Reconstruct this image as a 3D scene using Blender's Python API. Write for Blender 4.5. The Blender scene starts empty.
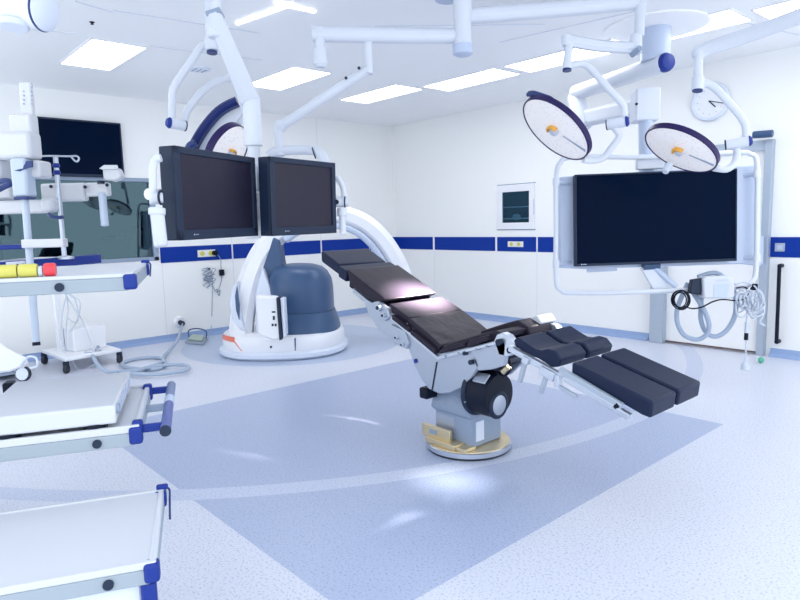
import bpy, bmesh, math, random
from mathutils import Vector, Matrix
from math import sin, cos, pi, radians, sqrt, atan2
random.seed(7)
C = bpy.context.scene.collection
V = Vector

# ------------------------------------------------------------------ camera (room axes: x along back wall, y along left wall)
H, F = 1.40, 627.0
YAW, PIT, ROLL = radians(138.4), radians(7.03), radians(1.43)
FW = V((cos(YAW)*cos(PIT), sin(YAW)*cos(PIT), -sin(PIT)))
_r0 = V((sin(YAW), -cos(YAW), 0)); _u0 = _r0.cross(FW)
RT = _r0*cos(ROLL) - _u0*sin(ROLL); UP = _u0*cos(ROLL) + _r0*sin(ROLL)
CAM = V((0, 0, H))
def ray(x, y): return FW + RT*((x-400)/F) - UP*((y-300)/F)
def hz(x, y, z=0.0): d = ray(x, y); return CAM + d*((z-H)/d.z)      # point at a height
def hx(x, y, v): d = ray(x, y); return CAM + d*(v/d.x)              # point on a plane x = v
def hy(x, y, v): d = ray(x, y); return CAM + d*(v/d.y)              # point on a plane y = v
def dp(x, y, t): return CAM + ray(x, y)*t                           # point at a distance
def hp(x, y, p, n): d = ray(x, y); return CAM + d*((p-CAM).dot(n)/d.dot(n))
cd = bpy.data.cameras.new('camera'); cd.sensor_width = 36; cd.lens = 36*F/800; cd.clip_start = .05; cd.clip_end = 100
co = bpy.data.objects.new('camera', cd); C.objects.link(co)
M3 = Matrix((RT, UP, -FW)).transposed()
co.matrix_world = Matrix.Translation(CAM) @ M3.to_4x4()
bpy.context.scene.camera = co

# ------------------------------------------------------------------ materials
def mat(name, col, rough=.5, metal=0., spec=.5, emit=None, es=0., bump=0., bscale=60., coat=0.):
    m = bpy.data.materials.new(name); m.use_nodes = True
    nt = m.node_tree; b = nt.nodes['Principled BSDF']
    b.inputs['Base Color'].default_value = (*col, 1); b.inputs['Roughness'].default_value = rough
    b.inputs['Metallic'].default_value = metal; b.inputs['Specular IOR Level'].default_value = spec
    b.inputs['Coat Weight'].default_value = coat
    if emit: b.inputs['Emission Color'].default_value = (*emit, 1); b.inputs['Emission Strength'].default_value = es
    n = nt.nodes.new('ShaderNodeTexNoise'); n.inputs['Scale'].default_value = bscale
    tc = nt.nodes.new('ShaderNodeTexCoord'); nt.links.new(tc.outputs['Object'], n.inputs['Vector'])
    if bump:
        n.inputs['Detail'].default_value = 4
        bp = nt.nodes.new('ShaderNodeBump'); bp.inputs['Strength'].default_value = bump; bp.inputs['Distance'].default_value = .02
        nt.links.new(n.outputs['Fac'], bp.inputs['Height']); nt.links.new(bp.outputs['Normal'], b.inputs['Normal'])
    else:                                            # slight roughness variation
        mr = nt.nodes.new('ShaderNodeMapRange'); mr.inputs['To Min'].default_value = max(0, rough-.04); mr.inputs['To Max'].default_value = min(1, rough+.04)
        nt.links.new(n.outputs['Fac'], mr.inputs['Value']); nt.links.new(mr.outputs['Result'], b.inputs['Roughness'])
    return m
WHITE = mat('white_enamel', (.83, .85, .90), .35)
WHITEB = mat('bluish_white_enamel', (.70, .76, .88), .35)
PALE = mat('pale_blue_grey_plastic', (.50, .58, .74), .4)
GREYB = mat('grey_blue_paint', (.27, .34, .46), .4)
SLATE = mat('slate_blue_plastic', (.036, .085, .19), .36)
BLUER = mat('deep_blue_rim', (.010, .022, .13), .35, spec=.3)
NAVY = mat('navy_plastic', (.012, .035, .16), .35)
BLUE = mat('royal_blue_plastic', (.008, .032, .25), .4, spec=.3)
ARM = mat('ceiling_arm_enamel', (.67, .71, .79), .38, spec=.35)
CART = mat('cart_enamel', (.60, .63, .69), .32, spec=.35)
CARTRAIL = mat('cart_rail', (.33, .39, .45), .45, spec=.3)
PURPLE = mat('dark_violet_rim', (.020, .012, .085), .35, spec=.25)
BLACK = mat('black_plastic', (.006, .010, .024), .42, spec=.16)
BEZEL = mat('monitor_bezel', (.012, .024, .055), .45, spec=.3)
SCREEN = mat('dark_screen', (.016, .014, .032), .30, spec=.30)
TVSCR = mat('tv_screen', (.001, .006, .023), .16, spec=.03)
LEATHER = mat('black_leather', (.020, .016, .030), .44, spec=.20, bump=.12, bscale=11)
LEATHERW = mat('creased_leather', (.020, .016, .030), .40, spec=.25, bump=.6, bscale=7)
LEATHERB = mat('navy_leather', (.010, .018, .050), .45, spec=.20, bump=.05, bscale=18)
STEEL = mat('brushed_steel', (.56, .61, .70), .30, metal=.8)
ALU = mat('aluminium', (.42, .49, .58), .42, metal=.35)
DALU = mat('grey_aluminium', (.36, .42, .50), .45, metal=.3)
SILVER = mat('silver_paint', (.42, .47, .56), .30, metal=.5)
GOLD = mat('brass_plate', (.68, .57, .37), .32, metal=.7)
ORANGE = mat('amber_plastic', (.85, .42, .06), .35)
RED = mat('red_plastic', (.75, .05, .07), .4)
YELLOW = mat('yellow_tape', (.62, .58, .12), .45)
CORAL = mat('coral_stripe', (.85, .22, .14), .4)
HOSE = mat('grey_hose', (.36, .44, .57), .45)
HOSED = mat('ribbed_hose', (.34, .42, .55), .5)
CLEAR = mat('milky_plastic', (.56, .62, .72), .3)
PLATE = mat('socket_plate', (.82, .82, .78), .4)
GREEN = mat('green_plastic', (.1, .45, .3), .4)
TRIMB = mat('blue_wall_panel', (.002, .034, .30), .4, spec=.2)
LEDP = mat('light_panel', (.9, .9, .9), .5, emit=(1, .99, .97), es=5.5)
RUBBER = mat('dark_rubber', (.02, .025, .04), .6)

def wall_mat(name, col):
    m = mat(name, col, .55, spec=.3); return m
WALL = wall_mat('wall_panel', (.90, .91, .91))
JOINT = mat('panel_joint', (.66, .70, .78), .6)
CEILM = mat('ceiling_panel', (.93, .945, .965), .55, spec=.3)
COVE = mat('cove_vinyl', (.28, .39, .63), .45)

def floor_mat():
    m = bpy.data.materials.new('speckled_vinyl'); m.use_nodes = True
    nt = m.node_tree; N = nt.nodes; L = nt.links; b = N['Principled BSDF']
    b.inputs['Roughness'].default_value = .34; b.inputs['Specular IOR Level'].default_value = .45
    g = N.new('ShaderNodeNewGeometry'); sx = N.new('ShaderNodeSeparateXYZ'); L.new(g.outputs['Position'], sx.inputs[0])
    def mth(op, a, b2=None, c=None):
        n = N.new('ShaderNodeMath'); n.operation = op
        for i, q in enumerate((a, b2, c)):
            if q is None: continue
            if isinstance(q, (int, float)): n.inputs[i].default_value = q
            else: L.new(q, n.inputs[i])
        return n.outputs[0]
    X, Y = sx.outputs['X'], sx.outputs['Y']
    def rng(v, a, b2): return mth('MULTIPLY', mth('GREATER_THAN', v, a), mth('LESS_THAN', v, b2))
    rect = mth('MULTIPLY', rng(X, -4.69, -1.62), rng(Y, 1.24, 4.32))
    def dist(cx, cy):
        return mth('SQRT', mth('ADD', mth('POWER', mth('ABSOLUTE', mth('SUBTRACT', X, cx)), 2.), mth('POWER', mth('ABSOLUTE', mth('SUBTRACT', Y, cy)), 2.)))
    ring = rng(dist(-6.6, 4.1), 4.42, 4.56)
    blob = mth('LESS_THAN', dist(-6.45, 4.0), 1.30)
    def mix(f, a, b2):
        n = N.new('ShaderNodeMix'); n.data_type = 'RGBA'
        L.new(f, n.inputs[0])
        for i, q in ((6, a), (7, b2)):
            if isinstance(q, tuple): n.inputs[i].default_value = (*q, 1)
            else: L.new(q, n.inputs[i])
        return n.outputs[2]
    light, dark, mid = (.66, .69, .79), (.42, .485, .665), (.545, .595, .74)
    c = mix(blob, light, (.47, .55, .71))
    c = mix(ring, c, mid)
    c2 = mix(ring, dark, (.555, .61, .755))
    c = mix(rect, c, c2)
    no = N.new('ShaderNodeTexNoise'); no.inputs['Scale'].default_value = 95; no.inputs['Detail'].default_value = 2
    L.new(g.outputs['Position'], no.inputs['Vector'])
    cr = N.new('ShaderNodeValToRGB'); cr.color_ramp.elements[0].position = .33; cr.color_ramp.elements[0].color = (.66, .70, .78, 1)
    cr.color_ramp.elements[1].position = .46; cr.color_ramp.elements[1].color = (1, 1, 1, 1)
    e = cr.color_ramp.elements.new(.66); e.color = (1, 1, 1, 1); e = cr.color_ramp.elements.new(.74); e.color = (1.12, 1.1, 1.06, 1)
    L.new(no.outputs['Fac'], cr.inputs[0])
    mu = N.new('ShaderNodeMix'); mu.data_type = 'RGBA'; mu.blend_type = 'MULTIPLY'; mu.inputs[0].default_value = 1
    L.new(c, mu.inputs[6]); L.new(cr.outputs[0], mu.inputs[7]); L.new(mu.outputs[2], b.inputs['Base Color'])
    return m
FLOORM = floor_mat()

def glass_mat(name, ior):
    m = bpy.data.materials.new(name); m.use_nodes = True
    nt = m.node_tree; N = nt.nodes; L = nt.links; N.remove(N['Principled BSDF'])
    gl = N.new('ShaderNodeBsdfGlossy'); gl.inputs['Roughness'].default_value = .02; gl.inputs['Color'].default_value = (.40, .56, .62, 1)
    tr = N.new('ShaderNodeBsdfTransparent'); tr.inputs['Color'].default_value = (.62, .78, .84, 1)
    lw = N.new('ShaderNodeFresnel'); lw.inputs['IOR'].default_value = ior
    mx = N.new('ShaderNodeMixShader'); L.new(lw.outputs[0], mx.inputs[0]); L.new(tr.outputs[0], mx.inputs[1]); L.new(gl.outputs[0], mx.inputs[2])
    L.new(mx.outputs[0], N['Material Output'].inputs[0]); return m
GLASS = glass_mat('window_glass', 2.0)
GLASS2 = glass_mat('cabinet_glass', 1.35)

def lens_mat():                                      # lit lamp face with a pattern of LED lenses
    m = bpy.data.materials.new('led_lens_field'); m.use_nodes = True
    nt = m.node_tree; N = nt.nodes; L = nt.links; b = N['Principled BSDF']
    tc = N.new('ShaderNodeTexCoord'); vo = N.new('ShaderNodeTexVoronoi'); vo.inputs['Scale'].default_value = 44
    L.new(tc.outputs['Object'], vo.inputs['Vector'])
    cr = N.new('ShaderNodeValToRGB'); cr.color_ramp.elements[0].position = .16; cr.color_ramp.elements[0].color = (.55, .52, .55, 1)
    cr.color_ramp.elements[1].position = .26; cr.color_ramp.elements[1].color = (.72, .71, .72, 1)
    L.new(vo.outputs['Distance'], cr.inputs[0]); L.new(cr.outputs[0], b.inputs['Base Color']); L.new(cr.outputs[0], b.inputs['Emission Color'])
    b.inputs['Emission Strength'].default_value = .30; b.inputs['Roughness'].default_value = .4; return m
LENS = lens_mat()

# ------------------------------------------------------------------ mesh building
class MB:
    def __init__(s): s.bm = bmesh.new()
    def face(s, pts): 
        return s.bm.faces.new([s.bm.verts.new(V(p)) for p in pts])
    def loft(s, rings, cap=True, closed=False):
        R = [[s.bm.verts.new(V(p)) for p in r] for r in rings]; n = len(R[0])
        prs = list(zip(R, R[1:])) + ([(R[-1], R[0])] if closed else [])
        for a, b in prs:
            for i in range(n):
                j = (i+1) % n; s.bm.faces.new((a[i], a[j], b[j], b[i]))
        if cap and not closed: s.bm.faces.new(R[0][::-1]); s.bm.faces.new(R[-1])
        return s
    def prism(s, pts, vec):                          # outline pushed along vec
        return s.loft([[V(p) for p in pts], [V(p)+V(vec) for p in pts]])
    def box(s, c, size, ax=None):                    # ax: three unit axes
        ax = ax or (V((1, 0, 0)), V((0, 1, 0)), V((0, 0, 1))); c = V(c)
        x, y, z = [V(a)*(q/2) for a, q in zip(ax, size)]
        return s.loft([[c-x-y-z, c+x-y-z, c+x+y-z, c-x+y-z], [c-x-y+z, c+x-y+z, c+x+y+z, c-x+y+z]])
    def box2(s, a, b): a, b = V(a), V(b); return s.box((a+b)/2, [abs(q) for q in (b-a)])
    def cyl(s, a, b, r0, r1=None, n=24):
        a, b = V(a), V(b); r1 = r0 if r1 is None else r1; d = (b-a).normalized(); u, w = frame(d)
        return s.loft([[p+(u*cos(t)+w*sin(t))*r for t in ts(n)] for p, r in ((a, r0), (b, r1))])
    def lathe(s, o, axis, prof, n=40):               # prof: (along, radius)
        o = V(o); d = V(axis).normalized(); u, w = frame(d)
        return s.loft([[o+d*h+(u*cos(t)+w*sin(t))*max(r, 1e-4) for t in ts(n)] for h, r in prof])
    def tube(s, pts, r, n=12, smooth=4, closed=False, rr=None):
        P = spline(pts, smooth, closed); rings = []; m = len(P); u = None
        for i, p in enumerate(P):
            t = (P[(i+1) % m]-P[i-1]) if closed else (P[min(i+1, m-1)]-P[max(i-1, 0)])
            t.normalize()
            if u is None: u, w = frame(t)
            else: u = (u - t*u.dot(t)).normalized(); w = t.cross(u)
            q = r if rr is None else rr(i/(m-1))
            rings.append([p+(u*cos(a)+w*sin(a))*q for a in ts(n)])
        return s.loft(rings, closed=closed)
    def sweep(s, pts, secs, up, smooth=6):           # box section (across, along up) carried along a path, secs(t)->(w,h)
        P = spline(pts, smooth); rings = []; m = len(P); up = V(up).normalized()
        for i, p in enumerate(P):
            t = (P[min(i+1, m-1)]-P[max(i-1, 0)]).normalized(); x = t.cross(up).normalized()
            w, h = secs(i/(m-1)); c = min(w, h)*.28; a, b = w/2, h/2
            rings.append([p+x*q+up*k for q, k in ((a-c, -b), (a, -b+c), (a, b-c), (a-c, b), (-a+c, b), (-a, b-c), (-a, -b+c), (-a+c, -b))])
        return s.loft(rings)
    def torus(s, c, axis, R, r, n=48, k=12, a0=0, a1=2*pi):
        c = V(c); d = V(axis).normalized(); u, w = frame(d)
        full = abs(a1-a0-2*pi) < 1e-6
        tt = [a0+(a1-a0)*i/(n if full else n-1) for i in range(n)]
        return s.loft([[c+(u*cos(t)+w*sin(t))*(R+r*cos(q))+d*(r*sin(q)) for q in ts(k)] for t in tt], closed=full)
    def ball(s, c, r, n=16, sc=(1, 1, 1)):
        c = V(c); rings = []
        for i in range(n+1):
            th = pi*i/n; rings.append([c+V((max(sin(th), 1e-3)*cos(q)*r*sc[0], max(sin(th), 1e-3)*sin(q)*r*sc[1], cos(th)*r*sc[2])) for q in ts(n*2)])
        return s.loft(rings)
def ts(n): return [2*pi*i/n for i in range(n)]
def frame(d):
    d = V(d).normalized(); a = V((0, 0, 1)) if abs(d.z) < .9 else V((1, 0, 0)); u = a.cross(d).normalized(); return u, d.cross(u)
def spline(pts, k, closed=False):
    P = [V(p) for p in pts]
    if k <= 1 or len(P) < 3: return P
    out = []; n = len(P)
    for i in range(n if closed else n-1):
        p0 = P[i-1] if (i or closed) else P[0]*2-P[1]; p1 = P[i]; p2 = P[(i+1) % n]
        p3 = P[(i+2) % n] if (closed or i+2 < n) else P[-1]*2-P[-2]
        for j in range(k):
            t = j/k; out.append(.5*((2*p1)+(p2-p0)*t+(2*p0-5*p1+4*p2-p3)*t*t+(3*p1-p0-3*p2+p3)*t**3))
    if not closed: out.append(P[-1])
    return out
def lerp(a, b, t): return V(a)*(1-t)+V(b)*t

def root_of(o):
    while o.parent: o = o.parent
    return o
def obj(name, mb, m, parent=None, bev=0., seg=2, label=None, loc=None):
    bm = mb.bm; bmesh.ops.recalc_face_normals(bm, faces=bm.faces)
    if parent is not None: off = V(root_of(parent).location)
    elif loc is not None: off = V(loc)
    else:
        vs = [v.co for v in bm.verts]; off = V([(min(v[i] for v in vs)+max(v[i] for v in vs))/2 for i in range(3)]); off.z = min(v.z for v in vs)
    bmesh.ops.translate(bm, verts=bm.verts, vec=-off)
    me = bpy.data.meshes.new(name); bm.to_mesh(me); bm.free()
    for p in me.polygons: p.use_smooth = True
    me.set_sharp_from_angle(angle=radians(38))
    me.materials.append(m)
    o = bpy.data.objects.new(name, me); C.objects.link(o)
    if parent is None: o.location = off
    else: o.parent = parent
    if bev:
        b = o.modifiers.new('bevel', 'BEVEL'); b.width = bev; b.segments = seg; b.limit_method = 'ANGLE'; b.angle_limit = radians(40)
    if label: o['label'] = label
    return o
def tag(o, label, cat, group=None):
    o['label'] = label; o['category'] = cat
    if group: o['group'] = group
    return o
def thing(name, loc, label, cat, group=None):
    o = bpy.data.objects.new(name, None); o.empty_display_size = .1; C.objects.link(o); o.location = loc
    return tag(o, label, cat, group)
def struct(o): o['kind'] = 'structure'; return o

# ------------------------------------------------------------------ the room
XL, YB, ZC = -7.74, 6.79, 2.93
XR, YN = 2.2, -1.6
struct(obj('floor', MB().box2((XL-.1, -.5, -.1), (.7, YB+.1, 0)), FLOORM))
struct(obj('ceiling', MB().box2((XL-.1, YN, ZC), (XR, YB+.1, ZC+.1)), CEILM))
struct(obj('wall_back', MB().box2((XL-.12, YB, 0), (.7, YB+.12, ZC)), WALL))
# left wall with the opening of the control-room window
wt, wb = 2.005, 1.015; wy0, wy1 = -1.6, hx(157, 230, XL).y
w = MB(); w.box2((XL-.12, YN, 0), (XL, YB, wb)); w.box2((XL-.12, YN, wt), (XL, YB, ZC)); w.box2((XL-.12, wy1, wb), (XL, YB, wt)); w.box2((XL-.12, YN, wb), (XL, wy0, wt))
struct(obj('wall_left', w, WALL))
# coved skirting
dl, dr = hy(651, 300, YB).x, hy(772, 300, YB).x
def cove(name, pts):
    struct(obj(name, pts, COVE))
def cove_profile(a, b, nrm):
    a, b, nrm = V(a), V(b), V(nrm); pr = [(0, 0), (.075, 0), (.045, .012), (.02, .032), (.010, .075), (0, .078)]
    return MB().loft([[p+nrm*q+V((0, 0, z+.001)) for q, z in pr] for p in (a, b)])
cove('baseboard_left', cove_profile((XL, YN, 0), (XL, YB, 0), (1, 0, 0)))
c = cove_profile((XL, YB, 0), (dl-.01, YB, 0), (0, -1, 0)); cove('baseboard_back', c)
cove('baseboard_right', cove_profile((dr+.01, YB, 0), (.7, YB, 0), (0, -1, 0)))
# blue wall panels
z0, z1 = .977, 1.171
k = 1
def stripe(a, b, ax):
    global k
    mb = MB()
    if ax == 'x': mb.box2((a, YB-.008, z0), (b, YB, z1))
    else: mb.box2((XL, a, z0), (XL+.008, b, z1))
    struct(obj('trim_%d' % k, mb, TRIMB, bev=.002)); k += 1
def sx(px): return hy(px, 245, YB).x
def sy(px): return hx(px, 250, XL).y
for a, b in ((159.8, 231.3), (233, 274), (274.8, 320.5), (322, 369)): stripe(sy(a), sy(b), 'y')
stripe(sy(369.8), YB-.01, 'y')
for a, b in ((393.5, 433), (435, 495.3), (497.5, 536.3), (538, 600), (602, 648)): stripe(sx(a), sx(b), 'x')
stripe(sx(770), .69, 'x')
# faint joints between the wall panels
def joint(ax, v, zlo, zhi):
    global k
    mb = MB()
    if ax == 'x': mb.box2((v-.0025, YB-.0015, zlo), (v+.0025, YB, zhi))
    else: mb.box2((XL, v-.0025, zlo), (XL+.0015, v+.0025, zhi))
    struct(obj('trim_%d' % k, mb, JOINT)); k += 1
for px in (232.2, 321.3): joint('y', sy(px), .08, ZC); 
for px in (434, 537): joint('x', sx(px), .08, z0)
joint('y', sy(161), .08, z0)

# control-room window and what stands behind its glass
fr = MB()
for a, b in (((XL-.06, wy0, wt-.045), (XL+.012, wy1, wt)), ((XL-.06, wy0, wb), (XL+.012, wy1, wb+.045)), ((XL-.06, wy1-.06, wb), (XL+.012, wy1, wt)), ((XL-.06, wy0, wb), (XL+.012, wy0+.06, wt))): fr.box2(a, b)
wf = struct(obj('window_1', fr, GREYB, bev=.004))
gp = obj('window_pane', MB().box2((XL-.035, wy0+.05, wb+.04), (XL-.028, wy1-.05, wt-.04)), GLASS, parent=None); gp.name = 'window_2'; struct(gp)
TEAL = mat('teal_wall', (.075, .135, .14), .6)
struct(obj('wall_control_rear', MB().box2((XL-2.7, wy0-1, 0), (XL-2.6, wy1+1.2, ZC)), TEAL))
struct(obj('wall_control_far', MB().box2((XL-2.6, wy1+1.1, 0), (XL-.12, wy1+1.2, ZC)), TEAL))
struct(obj('wall_control_near', MB().box2((XL-2.6, wy0-1.1, 0), (XL-.12, wy0-1, ZC)), TEAL))
struct(obj('floor_control', MB().box2((XL-2.7, wy0-1.1, -.1), (XL-.12, wy1+1.2, 0)), TEAL))
struct(obj('ceiling_control', MB().box2((XL-2.7, wy0-1.1, ZC), (XL-.12, wy1+1.2, ZC+.1)), TEAL))
t = thing('control_desk', (XL-.9, 1.2, 0), 'dark operator desk behind the control room window', 'desk')
d = MB(); d.box2((XL-1.25, -1.2, .86), (XL-.55, wy1+.7, .90)); obj('desk_top', d, GREYB, t)
for yy in (-1.1, .4, 1.8, wy1+.6): obj('desk_panel', MB().box2((XL-1.2, yy-.03, 0), (XL-.6, yy+.03, .86)), BLACK, t)
xc = XL-.9
for (x0, y0, x1, y1), lab in (((-30, 213, 22, 239), 'large black computer monitor in the control room at the left picture edge'), ((36, 243, 61, 258), 'wide black computer monitor low in the control room, behind the infusion pole'), ((99, 236, 117, 258), 'small black monitor on the control desk behind the short grey tube'), ((124, 228, 147, 257), 'dark monitor on the control desk near the right window frame')):
    a, b = hx(x0, y0, xc), hx(x1, y1, xc)
    t = thing('computer_monitor', (xc, (a.y+b.y)/2, .90), lab, 'monitor', 'monitors on the control desk')
    zb2, zt2_ = max(b.z, .97), max(a.z, 1.1)
    obj('screen_panel', MB().box2((xc-.03, a.y, zb2), (xc, b.y, zt2_)), BLACK, t, bev=.006)
    m_ = (a.y+b.y)/2
    obj('stand', MB().box2((xc-.05, m_-.04, .92), (xc-.03, m_+.04, zt2_-.05)), BLACK, t)
    obj('foot', MB().box2((xc-.14, m_-.10, .90), (xc+.08, m_+.10, .92)), BLACK, t, bev=.004)
t = thing('office_chair', (XL-.30, hx(112, 245, XL-.30).y, 0), 'dark high-backed chair behind the control room window', 'chair')
cy_ = t.location.y
obj('backrest', MB().box2((XL-.22, cy_-.20, .70), (XL-.16, cy_+.20, 1.30)), BLACK, t, bev=.03)
obj('seat', MB().box2((XL-.52, cy_-.22, .48), (XL-.17, cy_+.22, .56)), BLACK, t, bev=.03)
obj('pedestal', MB().cyl((XL-.33, cy_, .04), (XL-.33, cy_, .48), .03), BLACK, t)
for i in range(5):
    a_ = 2*pi*i/5+.3; obj('leg', MB().box2((0, 0, 0), (1, 1, 1)) if False else MB().cyl((XL-.33, cy_, .06), (XL-.33+.17*cos(a_), cy_+.27*sin(a_), .03), .02), BLACK, t)

# ceiling lamps
def cquad(q): return [hz(x, y, ZC) for x, y in q]
def ceil_light(cx, cy, sx_, sy_, label, m=LEDP):
    t = thing('ceiling_light', (cx, cy, ZC), label, 'ceiling light', 'recessed ceiling light panels')
    obj('diffuser', MB().box((cx, cy, ZC-.004), (sx_-.02, sy_-.02, .006)), m, t)
    f = MB()
    for a, b, p, q in ((0, sy_/2-.005, sx_, .012), (0, -sy_/2+.005, sx_, .012), (sx_/2-.005, 0, .012, sy_), (-sx_/2+.005, 0, .012, sy_)): f.box((cx+a, cy+b, ZC-.006), (p, q, .012))
    obj('frame', f, WHITE, t)
A, B = cquad([(54, 62), (92.5, 37), (153, 46), (109, 71)]), cquad([(421, 86), (451, 90), (522, 73), (495, 67.5)])
ctr = lambda q: sum(q, V((0, 0, 0)))/4
a, b = ctr(A), ctr(B)
PX, PY = .93, .40
PX, PY = 1.05, .44
ceil_light(a.x, a.y, .98, .45, 'square-looking ceiling light above the wall screen at left')
PX, PY = 1.05, .44
for x0, y0, lab in ((-5.28, 5.32, 'ceiling light panel in the row along back wall, middle of the frame'), (-6.42, 5.0, 'ceiling light panel behind the thin sloping white arm'), (-4.13, 5.34, 'ceiling light panel behind the left surgical lamp arm'), (-3.04, 5.36, 'ceiling light panel behind the thick ceiling column')):
    ceil_light(x0+PX/2, y0, PX, PY, lab)
g = hz(283, 77, ZC); ceil_light(-5.85, 3.68, 1.0, .46, 'ceiling light panel beside the thick sloping monitor arm')
ceil_light(-1.38, 5.52, 1.05, .44, 'ceiling light panel cut by the top right corner')
for q in ((.9, 3.2), (.8, -.9), (-4.6, -.9), (.6, 5.2)):  # panels outside the view, added to help light the room
    ceil_light(q[0], q[1], 1.2, .6, 'unseen ceiling light panel added above and behind the viewer')
# slim lamps near the top edge
for q, lab in ((((237, 23), (293, 3)), 'slim bright light strip slanting right of the monitor pole'), (((275, 2), (315, 11)), 'short slim light strip touching the top edge')):
    p0, p1 = [hz(x, y, ZC) for x, y in q]; dv = (p1-p0); n = V((-dv.y, dv.x, 0)).normalized()*.012
    m_ = MB(); m_.prism([p0-n, p0+n, p1+n, p1-n], (0, 0, -.012)); tag(obj('light_strip', m_, LEDP), lab, 'ceiling light', 'slim ceiling light strips')
# joints in the ceiling, small fittings
SEAM = mat('ceiling_joint', (.66, .71, .80), .6)
def cseam(q):
    global k
    p0, p1 = [hz(x, y, ZC) for x, y in q]; dv = (p1-p0); n = V((-dv.y, dv.x, 0)).normalized()*.006
    struct(obj('trim_%d' % k, MB().prism([p0-n, p0+n, p1+n, p1-n], (0, 0, -.003)), SEAM)); k += 1
for q in (((0, 27), (75, 33)), ((75, 1), (113, 12)), ((113, 10), (260, 33)), ((150, 46), (262, 60)), ((375, 26), (545, 24)), ((500, 42), (640, 10)), ((690, 10), (800, 35))): cseam(q)
p = hz(92, 22, ZC); tag(obj('sprinkler', MB().lathe(p, (0, 0, -1), [(0, .018), (.004, .018), (.006, .008), (.014, .008), (.015, .012), (.018, .012)], 16), BLACK), 'tiny dark sprinkler head in the ceiling at upper left', 'sprinkler')
p = hz(199, 69, ZC)
t = thing('ceiling_vent', p, 'small grey slotted vent in the ceiling between white lamp tubes', 'vent')
obj('vent_plate', MB().lathe(p, (0, 0, -1), [(0, .11), (.01, .11), (.014, .08)], 24), WHITEB, t)
for i in range(3): obj('vent_slot', MB().box(p+V((0, -.05+.05*i, -.015)), (.12, .014, .004)), GREYB, t)

# sliding door in the back wall
t = MB(); yd = YB-.05; htop = hy(760, 141, YB).z
jl0, jl1, jr0, jr1 = hy(651.5, 335, yd).x, hy(665, 335, yd).x, hy(757.5, 330, yd).x, hy(765, 330, yd).x
t.box2((jl0, yd-.06, 0), (jl1, YB, htop)); t.box2((jr0, yd-.03, 0), (jr1, YB, htop)); t.box2((jl1, yd-.02, htop-.10), (jr0, YB, htop))
door = struct(obj('door_1', t, ALU, bev=.004))
lf = obj('door_leaf', MB().box2((jl1, YB-.03, .03), (jr0, YB-.005, htop-.10)), WALL, door)
obj('door_gap', MB().box2((jl1, YB-.034, .015), (jr0, YB-.004, .03)), mat('brown_seal', (.12, .08, .09), .6), door)
h0, h1 = hy(753, 135, yd-.1), hy(773, 133.5, yd-.1)
obj('door_closer', MB().cyl(h0, h1, .035), SLATE, door, bev=.01)
obj('door_pull', MB().cyl(hy(762, 236, yd-.07), hy(761, 264, yd-.07), .018), PALE, door)
tag(obj('grab_rail', (lambda q: (q.cyl(hy(779.5, 265, YB-.07), hy(776.5, 343, YB-.07), .017), q.cyl(hy(779.5, 266, YB-.07), hy(779.5, 266, YB-.07)+V((0, .07, 0)), .02), q.cyl(hy(776.5, 342, YB-.07), hy(776.5, 342, YB-.07)+V((0, .07, 0)), .02), q)[-1])(MB()), BLACK), 'long black vertical bar mounted on the wall at far right', 'bar')
def plate(px0, py0, px1, py1, on):
    a, b = on(px0, py0), on(px1, py1); return a, b
# light switch on the blue stripe
a, b = hy(775.5, 243, YB), hy(785, 251.5, YB)
t = thing('wall_switch', ((a.x+b.x)/2, YB, min(a.z, b.z)), 'square grey wall switch on the blue stripe at far right', 'switch')
obj('switch_plate', MB().box2((a.x, YB-.016, b.z), (b.x, YB-.008, a.z)), ALU, t, bev=.003)
obj('rocker', MB().box2((a.x+.02, YB-.022, b.z+.02), (b.x-.02, YB-.016, a.z-.02)), PALE, t, bev=.002)
# double sockets on the stripe
def socket(name, o, ux, n, wd, hh, label, plug=False):
    t = thing(name, o, label, 'socket')
    ax = (ux, n, V((0, 0, 1)))
    obj('face_plate', MB().box(o+n*.013, (wd, .01, hh), ax), PLATE, t, bev=.002)
    for s in (-.25, .22): obj('outlet', MB().cyl(o+ux*(wd*s)+n*.018, o+ux*(wd*s)+n*.024, hh*.33), YELLOW, t)
    if plug: obj('plug', MB().cyl(o+ux*(wd*.42)+n*.024, o+ux*(wd*.42)+n*.075, hh*.36), BLACK, t)
a, b = hy(508.5, 241.3, YB), hy(523.8, 247, YB)
socket('wall_socket', V(((a.x+b.x)/2, YB, (a.z+b.z)/2)), V((1, 0, 0)), V((0, -1, 0)), abs(b.x-a.x), abs(a.z-b.z), 'white double socket in the blue stripe below the glass wall cabinet')
a, b = hx(197, 250.5, XL), hx(215, 256, XL)
socket('wall_socket', V((XL, (a.y+b.y)/2, (a.z+b.z)/2)), V((0, 1, 0)), V((1, 0, 0)), abs(b.y-a.y), .09, 'white double socket with black plug, under the left hanging monitor', True)
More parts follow.
